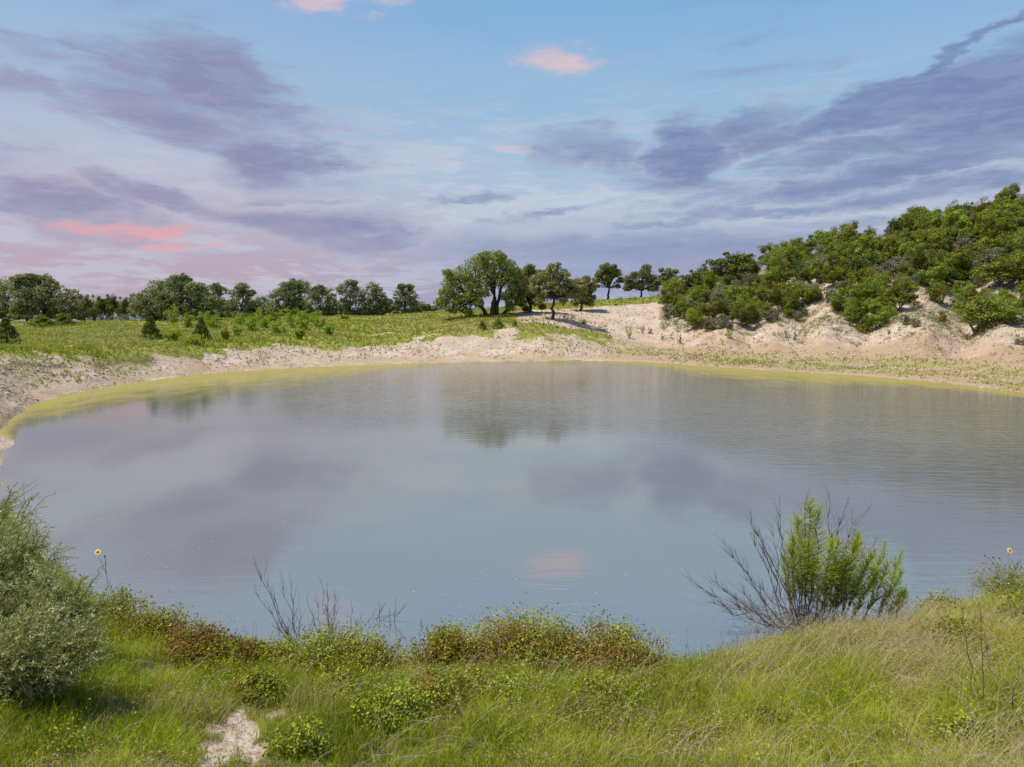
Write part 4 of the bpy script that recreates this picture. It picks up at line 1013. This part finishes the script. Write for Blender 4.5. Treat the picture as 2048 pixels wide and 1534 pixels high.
    # seed heads as fine fringes at the ends
    for rep in range(4):
        f = rng.uniform(.82, 1.02, n)[:, None]; q = P * (1 - f) + end * f + bend * 4 * f * (1 - f)
        leaves(g, q, rdir(n), rng.uniform(.03, .06, n), .006, np.stack([rng.random(n), 0 * A, 0 * A], -1), axis=unit(end - P) + rdir(n) * .3)
    tag(g.obj('straw_stems', M['straw']), 'long arching straw coloured dry grass stems over the near bank', 'dry grass', kind='stuff')


fg_grass()


# ------------------------------------------------------------------ foreground shrubs
def fgp(px, py): return ground_at(px, py)[0]


def fg_shrub(px, py, wpx, hpx, n, red, label, leaf=.034, mat='sumac', sprigs=8):
    P = fgp(px, py); k = P[1] / F / math.cos(PITCH)
    root = leafy_bush('leafy_shrub', label, P, wpx * k * 1.3, hpx * k * 1.2, int(n * 2.1), mat, leaf * 1.2, None, 38, 'shrub', red=red * .85, asp=.62, low=.0, spread=.95, twig_r=.006, redlow=True)
    # sprigs that stick out of the outline
    g = Geo(); t = Geo()
    for i in range(sprigs):
        a = rng.uniform(0, 6.28); r = rng.uniform(0, .45) * wpx * k; b = np.array([math.cos(a) * r, math.sin(a) * r * .6, hpx * k * .6])
        e = b + np.array([rng.normal() * .07, rng.normal() * .05, hpx * k * rng.uniform(.4, .75)]); pt = path(b, e, 5, .25); tube(t, pt, np.linspace(.004, .002, 5), 3)
        m_ = 9; q = b * (1 - np.linspace(.4, 1, m_))[:, None] + e * np.linspace(.4, 1, m_)[:, None] + rng.normal(size=(m_, 3)) * .014
        leaves(g, q, rdir(m_), .036, .02, np.stack([rng.uniform(0, .6, m_), 0 * q[:, 0], 0 * q[:, 0]], -1))
    tag(g.obj('sprigs', M[mat], root), kind='stuff'); tag(t.obj('sprig_stems', M['twig'], root), kind='stuff')
    return root


SH = [(395, 1325, 120, 70, 4200, .35, 'rounded shrub with rusty inner leaves, left of the bare sand'), (320, 1285, 120, 62, 3200, .18, 'loose green vine shrub by the water between feathery bush and rounded shrub'), (235, 1262, 90, 70, 2800, .28, 'leafy shrub with brown patches against the feathery bush'),
      (480, 1335, 90, 60, 2600, .12, 'yellow green weedy shrub right of the rounded rusty one'), (650, 1350, 190, 66, 5200, .10, 'broad low green shrub below the dead twigs'), (760, 1340, 110, 50, 2600, .06, 'small green shrub at the water edge, middle of the bank'),
      (885, 1345, 120, 84, 5200, .45, 'red leaved sumac mound, left one of the three'), (1040, 1335, 200, 92, 8000, .42, 'widest red and green sumac mound in the middle of three'), (1225, 1345, 170, 78, 6400, .40, 'red leaved sumac mound, right one of the three'), (1130, 1330, 100, 62, 3000, .15, 'green leafy tuft between the red sumac mounds'),
      (960, 1345, 100, 56, 2600, .25, 'low rusty green shrub filling the gap between left and widest sumac mounds'), (1300, 1350, 60, 40, 1300, .35, 'small rusty shrub at the right end of the sumac row'), (1010, 1400, 150, 40, 2000, .1, 'low green weeds in front of the widest sumac mound'), (1200, 1405, 120, 36, 1500, .2, 'low rusty weeds in front of the right sumac mound'), (560, 1345, 100, 50, 2400, .15, 'green shrub under the long leaning dead branches'),
      (900, 1410, 130, 64, 3200, .18, 'dark shaded leafy shrub under the left sumac mound'), (780, 1445, 130, 56, 3000, .03, 'bright yellow green broad leaved weed patch in the grass'), (700, 1395, 110, 44, 2200, .08, 'low leafy weed above the bright patch'),
      (520, 1400, 80, 50, 1800, .08, 'small leafy weed right of the sandy patch top'), (440, 1330, 60, 44, 1400, .3, 'small rusty sprig shrub at the sand head'), (1930, 1290, 110, 45, 1500, .02, 'thin leafy weed on the right bank'), (1880, 1235, 80, 40, 1500, .02, 'low green weeds at the waterline right of the broom bush'),
      (1540, 1455, 80, 36, 1100, .05, 'low leafy weed in the middle of the right grass'), (1930, 1500, 120, 50, 2200, .0, 'bright yellow green weed near the purple flowers'), (600, 1500, 100, 40, 1400, .05, 'leafy weed at the sand edge near the bottom')]
for a in SH: fg_shrub(*a)


def feather_bush(label, px, py, wpx, hpx, n_spray, tilt=0.0, leafL=.045, bare=6, Yf=None):
    """fine grey green sprays on arching twigs"""
    P = fgp(px, py); k = P[1] / F
    w, h = wpx * k, hpx * k
    root = thing('feathery_bush', label, 'bush', P); g = Geo(); t = Geo()
    st = 34; a = rng.uniform(0, 6.28, st); rr = np.sqrt(rng.random(st)) * w / 2
    T = np.stack([np.cos(a) * rr + tilt * w, np.sin(a) * rr * .9, h * rng.uniform(.6, 1, st) * np.sqrt(np.maximum(.08, 1 - (rr / (w * .60)) ** 2))], -1); B = T * [.12, .12, 0] + [0, 0, -.05]
    bend = rng.normal(size=(st, 3)) * w * .04 + [0, 0, .03]; tubes(t, B, T, bend, .014, .004, 4, 6)
    q = rng.integers(0, st, n_spray); f = rng.uniform(.12, 1.0, n_spray)[:, None]
    S = B[q] * (1 - f) + T[q] * f + bend[q] * 4 * f * (1 - f)
    out = unit(S * [1, 1, .3] + [0, 0, .05]); D = unit(out * .55 + rng.normal(size=(n_spray, 3)) * .55 + [.25, 0, .25]); Ls = rng.uniform(.12, .34, n_spray)
    E = S + D * Ls[:, None]; bn = np.stack([0 * Ls, 0 * Ls, Ls * .08], -1); tubes(t, S, E, bn, .0028, .0012, 3, 3)
    m_ = 20; fr = np.tile(np.linspace(.1, 1.02, m_), n_spray)[:, None]; qi = np.repeat(np.arange(n_spray), m_)
    Q = S[qi] * (1 - fr) + E[qi] * fr + bn[qi] * 4 * fr * (1 - fr)
    side = unit(np.cross(D[qi], rdir(len(qi)))); ax = unit(D[qi] * .7 + side * .8); L = leafL * rng.uniform(.6, 1.3, len(qi))
    tn = np.clip(np.repeat(rng.random(n_spray) * .55, m_) + rng.random(len(qi)) * .5, 0, 1)
    leaves(g, Q + ax * L[:, None] * .45, np.cross(ax, rdir(len(qi))), L, .0100, np.stack([tn, 0 * tn, 0 * tn], -1), axis=ax)
    for i in range(bare):
        a_ = T[rng.integers(0, st)]; e = a_ + np.array([rng.uniform(.05, .5), rng.normal() * .1, rng.uniform(.1, .45)]); pt = path(a_, e, 6, .3); tube(t, pt, np.linspace(.006, .002, 6), 3)
        mm = 26; ff = rng.uniform(.2, 1, mm)[:, None]; qq = a_ * (1 - ff) + e * ff + rng.normal(size=(mm, 3)) * .02
        leaves(g, qq, rdir(mm), .03, .007, np.stack([rng.uniform(0, .6, mm), 0 * qq[:, 0], 0 * qq[:, 0]], -1))
    g.obj('foliage', M['feather'], root); t.obj('branches', M['twig'], root)
    return root


feather_bush('tall silvery feathery bush rising over the left shore', -15, 1250, 240, 270, 1500, bare=9)
feather_bush('dense pale feathery bush at the lower left, nearest the camera', 25, 1400, 300, 190, 1900, bare=3)
feather_bush('feathery bush sloping towards the sunflower', 110, 1315, 190, 190, 1300, bare=4)
feather_bush('farthest thin feathery bush with long bare twigs at the left edge', -30, 1130, 190, 190, 650, bare=12)
feather_bush('greener feathery bush half outside the left edge', -110, 1330, 220, 240, 900, bare=2)


def rec_twigs(t, a, d, L, r, depth, up=.25, n=3, wob=.12, out=None, c=(.5, 0, 0)):
    b = a + d * L; pt = path(a, b, 5, wob); tube(t, pt, np.linspace(r, r * .6, 5), 4 if r > .006 else 3, c)
    if out is not None: out.append((pt, d, r))
    if depth == 0: return
    for i in range(n):
        f = rng.uniform(.35, 1) if i else 1.0
        s = pt[int(round(f * 4))]; dd = unit(d + rng.normal(size=3) * .38 + np.array([0, 0, up])); rec_twigs(t, s, dd, L * rng.uniform(.5, .85), r * .58, depth - 1, up, n, wob, out, c)


def broom_bush():
    P = fgp(1600, 1268); k = P[1] / F; root = thing('broom_bush', 'big broom bush at the water edge, bright green plumes over bare dark stems', 'bush', P)
    t = Geo(); g = Geo(); dead = Geo(); tips = []
    def V(px, py, dy=0): return np.array([(px - 1600) * k, dy, (1268 - py) * k * 1.06])
    # plumes (px, py top, px foot, half width px)
    pl = [(1625, 1015, 1610, 15), (1600, 1045, 1605, 14), (1650, 1030, 1620, 13), (1575, 1075, 1600, 12), (1665, 1075, 1630, 14), (1695, 1060, 1650, 12), (1710, 1085, 1660, 12), (1680, 1110, 1640, 13), (1735, 1100, 1670, 10),
          (1720, 1120, 1660, 11), (1640, 1070, 1620, 14), (1612, 1090, 1608, 13), (1590, 1110, 1600, 11), (1745, 1150, 1685, 8), (1765, 1125, 1700, 9), (1780, 1135, 1720, 8), (1800, 1145, 1740, 8), (1818, 1120, 1760, 7), (1790, 1105, 1735, 6), (1655, 1130, 1630, 12), (1560, 1120, 1592, 8),
          (1700, 1150, 1660, 9), (1630, 1130, 1615, 11), (1820, 1185, 1790, 6), (1805, 1190, 1770, 7)]
    for (px, py, fx, hw) in pl:
        dy = rng.uniform(-.35, .35); top = V(px, py, dy); foot = V(fx, 1262, dy * .3); pt = path(foot, top, 7, .08); tube(t, pt, np.linspace(.012, .003, 7), 4)
        hw = hw * 1.35; n = int(150 * hw / 10); f = rng.uniform(.28, 1.0, n)[:, None]; idx = (f[:, 0] * 6); i0 = np.clip(idx.astype(int), 0, 5); w_ = (idx - i0)[:, None]; S = pt[i0] * (1 - w_) + pt[i0 + 1] * w_
        env = 1.25 * hw * k * np.sin(np.clip((f[:, 0] - .35) / .65, 0, 1) ** .8 * math.pi * .93)[:, None]
        D = rdir(n) * [1, 1, .0] * env * 1.5 + [0, 0, 1] * rng.uniform(.07, .16, (n, 1)); E = S + D; tubes(t, S, E, 0 * S, .0022, .001, 3, 2, np.tile([.5, 0, 0], (n, 1)))
        m_ = 26; ff = np.tile(np.linspace(.05, 1.05, m_), n)[:, None]; qi = np.repeat(np.arange(n), m_); Q = S[qi] * (1 - ff) + E[qi] * ff
        ax = unit(unit(D[qi]) + rdir(len(qi)) * .45); tn = np.clip(np.repeat(rng.random(n) * .5, m_) + .5 * rng.random(len(qi)), 0, 1)
        br = (np.repeat(f[:, 0], m_) < .55) * rng.random(len(qi)) * .8
        leaves(g, Q, np.cross(ax, rdir(len(qi))), rng.uniform(.020, .034, len(qi)), .0062, np.stack([tn, br, 0 * tn], -1), axis=ax, tri=True)
    # bare stems fanning out left and above
    for (px, py, r) in [(1502, 1075, .008), (1518, 1100, .007), (1540, 1075, .007), (1462, 1120, .007), (1410, 1160, .006), (1475, 1180, .006), (1370, 1155, .011), (1395, 1175, .009), (1440, 1090, .011), (1480, 1140, .009), (1495, 1050, .012), (1510, 1060, .010), (1530, 1040, .011), (1550, 1035, .010), (1560, 1070, .009), (1600, 1005, .009), (1640, 1000, .008),
                        (1660, 1005, .008), (1455, 1200, .008), (1430, 1215, .008), (1700, 1050, .010), (1745, 1035, .010), (1755, 1100, .008), (1770, 1120, .008), (1425, 1165, .010)]:
        e = V(px, py, rng.uniform(-.4, .3)); a = V(1585 + rng.normal() * 12, 1262, 0) if px < 1620 else V(1625 + rng.normal() * 14, 1258, 0)
        pt = path(a, e, 8, .10, -.06 if px < 1480 else .03); tube(t, pt, np.linspace(r, .003, 8), 5)
        m0 = 20
        for j in range(m0):
            s = pt[rng.integers(2, 8)]; dd = unit(unit(e - a) * .8 + rdir(1)[0] * .45 + [0, 0, .35]); L = rng.uniform(.12, .42) * (1 - .02 * j)
            q = path(s, s + dd * L, 4, .12); tube(t, q, np.linspace(.0035, .0013, 4), 3)
            if j % 2 == 0:
                d2 = unit(dd + rdir(1)[0] * .4); q2 = path(q[2], q[2] + d2 * L * .6, 3, .1); tube(t, q2, np.linspace(.002, .001, 3), 3)
    # tangled dry base
    for j in range(620):
        a = V(1620 + rng.normal() * 62, 1262 - abs(rng.normal()) * 26, rng.normal() * .2); dd = unit(rdir(1)[0] * [1, .6, .7] + [0, 0, .3]); tube(dead, path(a, a + dd * rng.uniform(.12, .45), 4, .3), np.linspace(.004, .0015, 4), 3)
    # low side runner with a root plate on the left
    rp = V(1490, 1283, -.1); tube(dead, path(V(1590, 1262), rp, 7, .15), np.linspace(.014, .008, 7), 5)
    for j in range(46):
        dd = unit(rdir(1)[0] * [1, .6, .8] + [-.1, 0, -.1]); tube(dead, path(rp, rp + dd * rng.uniform(.08, .24), 3, .2), np.linspace(.005, .0015, 3), 3)
    g.obj('foliage', M['broom'], root); t.obj('branches', M['twig'], root); tag(dead.obj('dry_base_twigs', M['stem'], root), kind='stuff')


broom_bush()


def dead_bush(label, px, py, stems, scale, mat='twig'):
    P = fgp(px, py); k = P[1] / F; root = thing('dead_bush', label, 'dead shrub', P); t = Geo()
    for (ex, ey, r, n) in stems:
        e = np.array([(ex - px) * k, rng.normal() * .08, (py - ey) * k * 1.05]); a = np.array([(ex - px) * k * .12 + rng.normal() * .03, 0, -.05]); pt = path(a, e, 7, .14, .02); tube(t, pt, np.linspace(r, .002, 7), 4)
        for j in range(n):
            s = pt[rng.integers(1, 7)]; dd = unit(unit(e - a) * .6 + rdir(1)[0] * [.5, .5, .3] + [0, 0, .55]); L = rng.uniform(.08, .3) * scale; q = path(s, s + dd * L, 4, .12); tube(t, q, np.linspace(.0032, .0012, 4), 3)
    t.obj('branches', M[mat], root); return root


dead_bush('dead grey brown bush with long leaning branches at the water edge', 600, 1302, [(512, 1130, .010, 16), (528, 1150, .009, 14), (520, 1190, .007, 12), (565, 1150, .006, 10), (580, 1180, .006, 8), (600, 1225, .006, 8), (560, 1235, .006, 8), (545, 1250, .006, 8), (625, 1240, .005, 6), (590, 1200, .005, 6)], 1.0)
dead_bush('dead bush of upright thin twigs beside the leaning one', 655, 1300, [(640, 1190, .006, 12), (660, 1170, .007, 14), (675, 1195, .006, 12), (655, 1210, .006, 10), (682, 1210, .005, 8), (620, 1190, .006, 8), (645, 1165, .005, 8), (668, 1215, .005, 8)], .8)
dead_bush('short clump of dead twigs in the shallows, right of the upright one', 708, 1302, [(704, 1215, .005, 8), (722, 1235, .005, 8), (712, 1245, .004, 6), (698, 1255, .004, 6), (730, 1255, .004, 6)], .6)


def water_twigs():
    root = thing('driftwood_twigs', 'half sunk dead twigs lying in the water off the near bank', 'dead shrub', at(770, 1243, Ywl(1243))); k = Ywl(1243) / F; t = Geo()
    for (x0, y0, x1, y1) in [(735, 1240, 752, 1216), (752, 1240, 770, 1205), (762, 1238, 800, 1218), (790, 1232, 818, 1200), (790, 1240, 790, 1196), (745, 1236, 800, 1224), (780, 1246, 782, 1210), (758, 1222, 772, 1200), (800, 1222, 812, 1204), (760, 1245, 757, 1200)]:
        tube(t, path(np.array([(x0 - 770) * k, 0, (1243 - y0) * k - .02]), np.array([(x1 - 770) * k, rng.normal() * .05, (1243 - y1) * k]), 5, .12), np.linspace(.006, .002, 5), 4)
    t.obj('twigs', M['twig'], root)


water_twigs()
M['petal'] = plain_mat('yellow_petal', (.85, .50, .01), (.9, .6, .02), .6); M['disc'] = plain_mat('flower_disc', (.03, .015, .01), (.06, .03, .015), .9); M['purple'] = plain_mat('purple_petal', (.42, .16, .60), (.55, .24, .68), .6)
M['green_stem'] = plain_mat('green_stem', (.10, .13, .03), (.15, .17, .05), .7); M['dark_stem'] = plain_mat('dark_stem', (.07, .055, .04), (.14, .11, .08), .8)


def sunflower(label, px, py_base, tip, heads, leaves_n=10):
    P = fgp(px, py_base); k = P[1] / F; root = thing('sunflower', label, 'flower', P)
    cv = lambda x, y: np.array([(x - px) * k, 0, (py_base - y) * k * 1.04])
    t = Geo(); top = cv(*tip); st = path(np.array([0, 0, -.05]), top, 7, .06); tube(t, st, np.linspace(.005, .003, 7), 4)
    lf = Geo()
    for (hx, hy, op) in heads:
        c = cv(hx, hy); tube(t, path(st[5], c, 5, .15), np.linspace(.003, .002, 5), 3)
        ds = Geo(); th = np.linspace(0, 6.28, 11)[:-1]; R = .020 if op else .014
        fd = unit(np.array([.1, -.8, .5])); s1 = unit(np.cross(fd, [0, 0, 1.])); s2 = np.cross(s1, fd)
        v = [c + fd * .010] + [c + (s1 * math.cos(q) + s2 * math.sin(q)) * R for q in th] + [c - fd * .012]; tr = []
        for j in range(10): tr += [[0, 1 + j, 1 + (j + 1) % 10], [11, 1 + (j + 1) % 10, 1 + j]]
        ds.add(v, tr, (.5, 0, 0)); ds.obj('flower_disc', M['disc'], root)
        if op:
            pg = Geo(); m_ = 13; q = np.arange(m_) * 6.283 / m_; ax = s1[None] * np.cos(q)[:, None] + s2[None] * np.sin(q)[:, None]
            leaves(pg, c + ax * .034, fd + ax * .15 + 0 * ax, .042, .016, np.tile([.5, 0, 0], (m_, 1)), axis=ax); pg.obj('petals', M['petal'], root)
    n = leaves_n; q = st[rng.integers(2, 6, n)] + rng.normal(size=(n, 3)) * .03; leaves(lf, q, rdir(n), .05, .03, np.stack([rng.random(n), 0 * q[:, 0], 0 * q[:, 0]], -1)); lf.obj('leaf', M['sumac'], root); lf_ = root
    t.obj('stem', M['green_stem'], root)


sunflower('yellow sunflower on a thin stem in front of the water, left side', 218, 1255, (219, 1120), [(203, 1101, True), (217, 1109, False)])
sunflower('yellow sunflower with dark seed heads above the right bank', 2022, 1215, (2020, 1140), [(2012, 1099, True), (1992, 1115, False), (1978, 1113, False), (1961, 1109, False), (1979, 1125, False), (2030, 1125, False), (2038, 1133, False)], 26)
fg_shrub(2010, 1205, 110, 70, 1700, .0, 'grey green weed clump under the right sunflower', .03)
fg_shrub(2060, 1260, 120, 90, 1700, .02, 'weedy shrub at the right edge of the bank', .03)
for (px, py, lab) in [(1941, 1463, 'purple flower upper one near the bottom right'), (1868, 1501, 'purple flower left one near the bottom right'), (1963, 1511, 'purple flower lowest one near the bottom right'), (955, 1378, 'single purple flower in the grass below the sumac'),
                      (1896, 1496, 'purple flower half hidden beside the left one'), (2010, 1525, 'purple flower nearest the bottom right corner')]:
    P = fgp(px, py + 30); k = P[1] / F; root = thing('purple_flower', lab, 'flower', P); t = Geo(); top = np.array([0, 0, 32 * k]); tube(t, path(np.zeros(3), top, 4, .1), .0025, 3); t.obj('stem', M['green_stem'], root)
    g = Geo(); m_ = 12; ax = rdir(m_) * [1, 1, .5]; leaves(g, top + ax * .012, ax + [0, -.6, .6], .026, .014, np.tile([.5, 0, 0], (m_, 1)), axis=ax); g.obj('petals', M['purple'], root)
# tall dark dry stems on the right bank
for i, (bx, by, ex, ey, lab) in enumerate([(1948, 1425, 1925, 1225, 'tall dark dry weed stalk, left of the tall pair'), (1968, 1445, 1958, 1215, 'tall dark dry weed stalk, right of the tall pair'), (2012, 1490, 2046, 1345, 'leaning dark stalk at the right photo edge'), (1990, 1390, 1975, 1290, 'shorter dry stalk behind the tall pair')]):
    P = fgp(bx, by); k = P[1] / F; root = thing('dry_stalk', lab, 'weed', P); t = Geo(); e = np.array([(ex - bx) * k, .1, (by - ey) * k * 1.08]); pt = path(np.array([0, 0, -.03]), e, 8, .06); tube(t, pt, np.linspace(.006, .003, 8), 4)
    for j in range(14):
        s = pt[rng.integers(3, 8)]; dd = unit(rdir(1)[0] * [1, 1, .4] + [0, 0, .7]); tube(t, path(s, s + dd * rng.uniform(.05, .16), 3, .1), np.linspace(.0025, .001, 3), 3)
    t.obj('stem', M['dark_stem'], root)


def seed_stalks():
    """thin brown seed stalks standing in the near grass: too many to count"""
    g = Geo(); n = 900; az = rng.uniform(-.74, .74, n); r = rng.uniform(6, 13, n); x = np.sin(az) * r; y = np.cos(az) * r; s = sval(x, y)
    P = np.stack([x, y, tz(x, y)], -1); qx, qy = proj(P); ok = (s < 4.0) & (s > 2.3) & (rng.random(n) < np.where(s > 3.6, .9, .25)); P = P[ok]; n = len(P)
    E = P + np.stack([rng.normal(size=n) * .06, rng.normal(size=n) * .05, rng.uniform(.25, .55, n)], -1)
    tubes(g, P, E, rng.normal(size=(n, 3)) * .01, .0024, .0014, 3, 3)
    for j in range(3): leaves(g, E + rng.normal(size=(n, 3)) * .012, rdir(n), .022, .011, np.tile([.5, 0, 0], (n, 1)))
    tag(g.obj('seed_stalks', M['dark_stem']), 'thin brown seed stalks standing in the near grass', 'weeds', kind='stuff')


seed_stalks()

def ground_weeds():
    """small broad leaved weeds threaded through the near grass"""
    n = 6500; az = rng.uniform(-.74, .74, n); r = rng.uniform(5.2, 15, n); x = np.sin(az) * r; y = np.cos(az) * r; s = sval(x, y); cv = cover(x, y, s)
    nz = fbm(x / .9, y / .9, 3, 140); ok = (s < 3.95) & (nz > .49) & (cv > .12); x, y = x[ok], y[ok]; n = len(x)
    P = np.stack([x, y, tz(x, y)], -1); g = Geo(); m_ = 16; q = np.repeat(np.arange(n), m_); hh = rng.uniform(.10, .30, n)
    Q = P[q] + np.stack([rng.normal(size=n * m_) * .07, rng.normal(size=n * m_) * .07, hh[q] * rng.uniform(.3, 1.1, n * m_)], -1)
    tn = np.clip(rng.random(n)[q] * .6 + rng.random(n * m_) * .45, 0, 1); rd = (rng.random(n)[q] < .14) * rng.random(n * m_)
    leaves(g, Q, rdir(n * m_) + [0, 0, .8], rng.uniform(.018, .045, n * m_), rng.uniform(.010, .022, n * m_), np.stack([tn, rd, 0 * tn], -1), fold=.12)
    tag(g.obj('ground_weeds', M['sumac']), 'small broad leaved weeds threaded through the near grass', 'weeds', kind='stuff')
    # dead litter lying on the soil
    n = 26000; az = rng.uniform(-.74, .74, n); r = rng.uniform(4.8, 15, n); x = np.sin(az) * r; y = np.cos(az) * r; s = sval(x, y); ok = (s < 4.02) & (fbm(x / .5, y / .5, 3, 150) > .45); x, y = x[ok], y[ok]; n = len(x)
    P = np.stack([x, y, tz(x, y) + .012], -1); g = Geo(); leaves(g, P, rdir(n) * .5 + [0, 0, 1], rng.uniform(.03, .12, n), rng.uniform(.004, .010, n), np.stack([rng.random(n) * .8, 0 * x, 0 * x], -1))
    tag(g.obj('grass_litter', M['litter']), 'dead brown grass litter lying on the near soil', 'dry grass', kind='stuff')


ground_weeds()


def specks():
    n = 900; px = rng.uniform(60, 1500, n); py = 735 + 520 * rng.random(n) ** 1.2; Y = Ywl(py); x = (px - 1024) / F * Y; s = sval(x, Y)
    ok = (s > 4.15) & (s < 6.95) & (rng.random(n) < .6); x, Y = x[ok], Y[ok]; n = len(x); r = rng.uniform(.006, .017, n) * (Y / 16) ** .55
    th = np.arange(6) * math.pi / 3; V = np.stack([x[:, None] + np.cos(th) * r[:, None] * rng.uniform(.8, 2.2, (n, 1)), Y[:, None] + np.sin(th) * r[:, None], np.full((n, 6), .006)], -1)
    T = np.array([[0, 1, 2], [0, 2, 3], [0, 3, 4], [0, 4, 5]]); g = Geo(); g.add(V.reshape(-1, 3), (np.arange(n)[:, None, None] * 6 + T).reshape(-1, 3), (.5, 0, 0))
    tag(g.obj('foam_flecks', plain_mat('foam', (.32, .32, .30), (.5, .5, .48), .6)), 'small whitish foam flecks floating on the pond', 'foam', kind='stuff')


specks()
for p in protos:
    if not p['used']:
        for c in list(p['o'].children): bpy.data.objects.remove(c)
        bpy.data.objects.remove(p['o'])
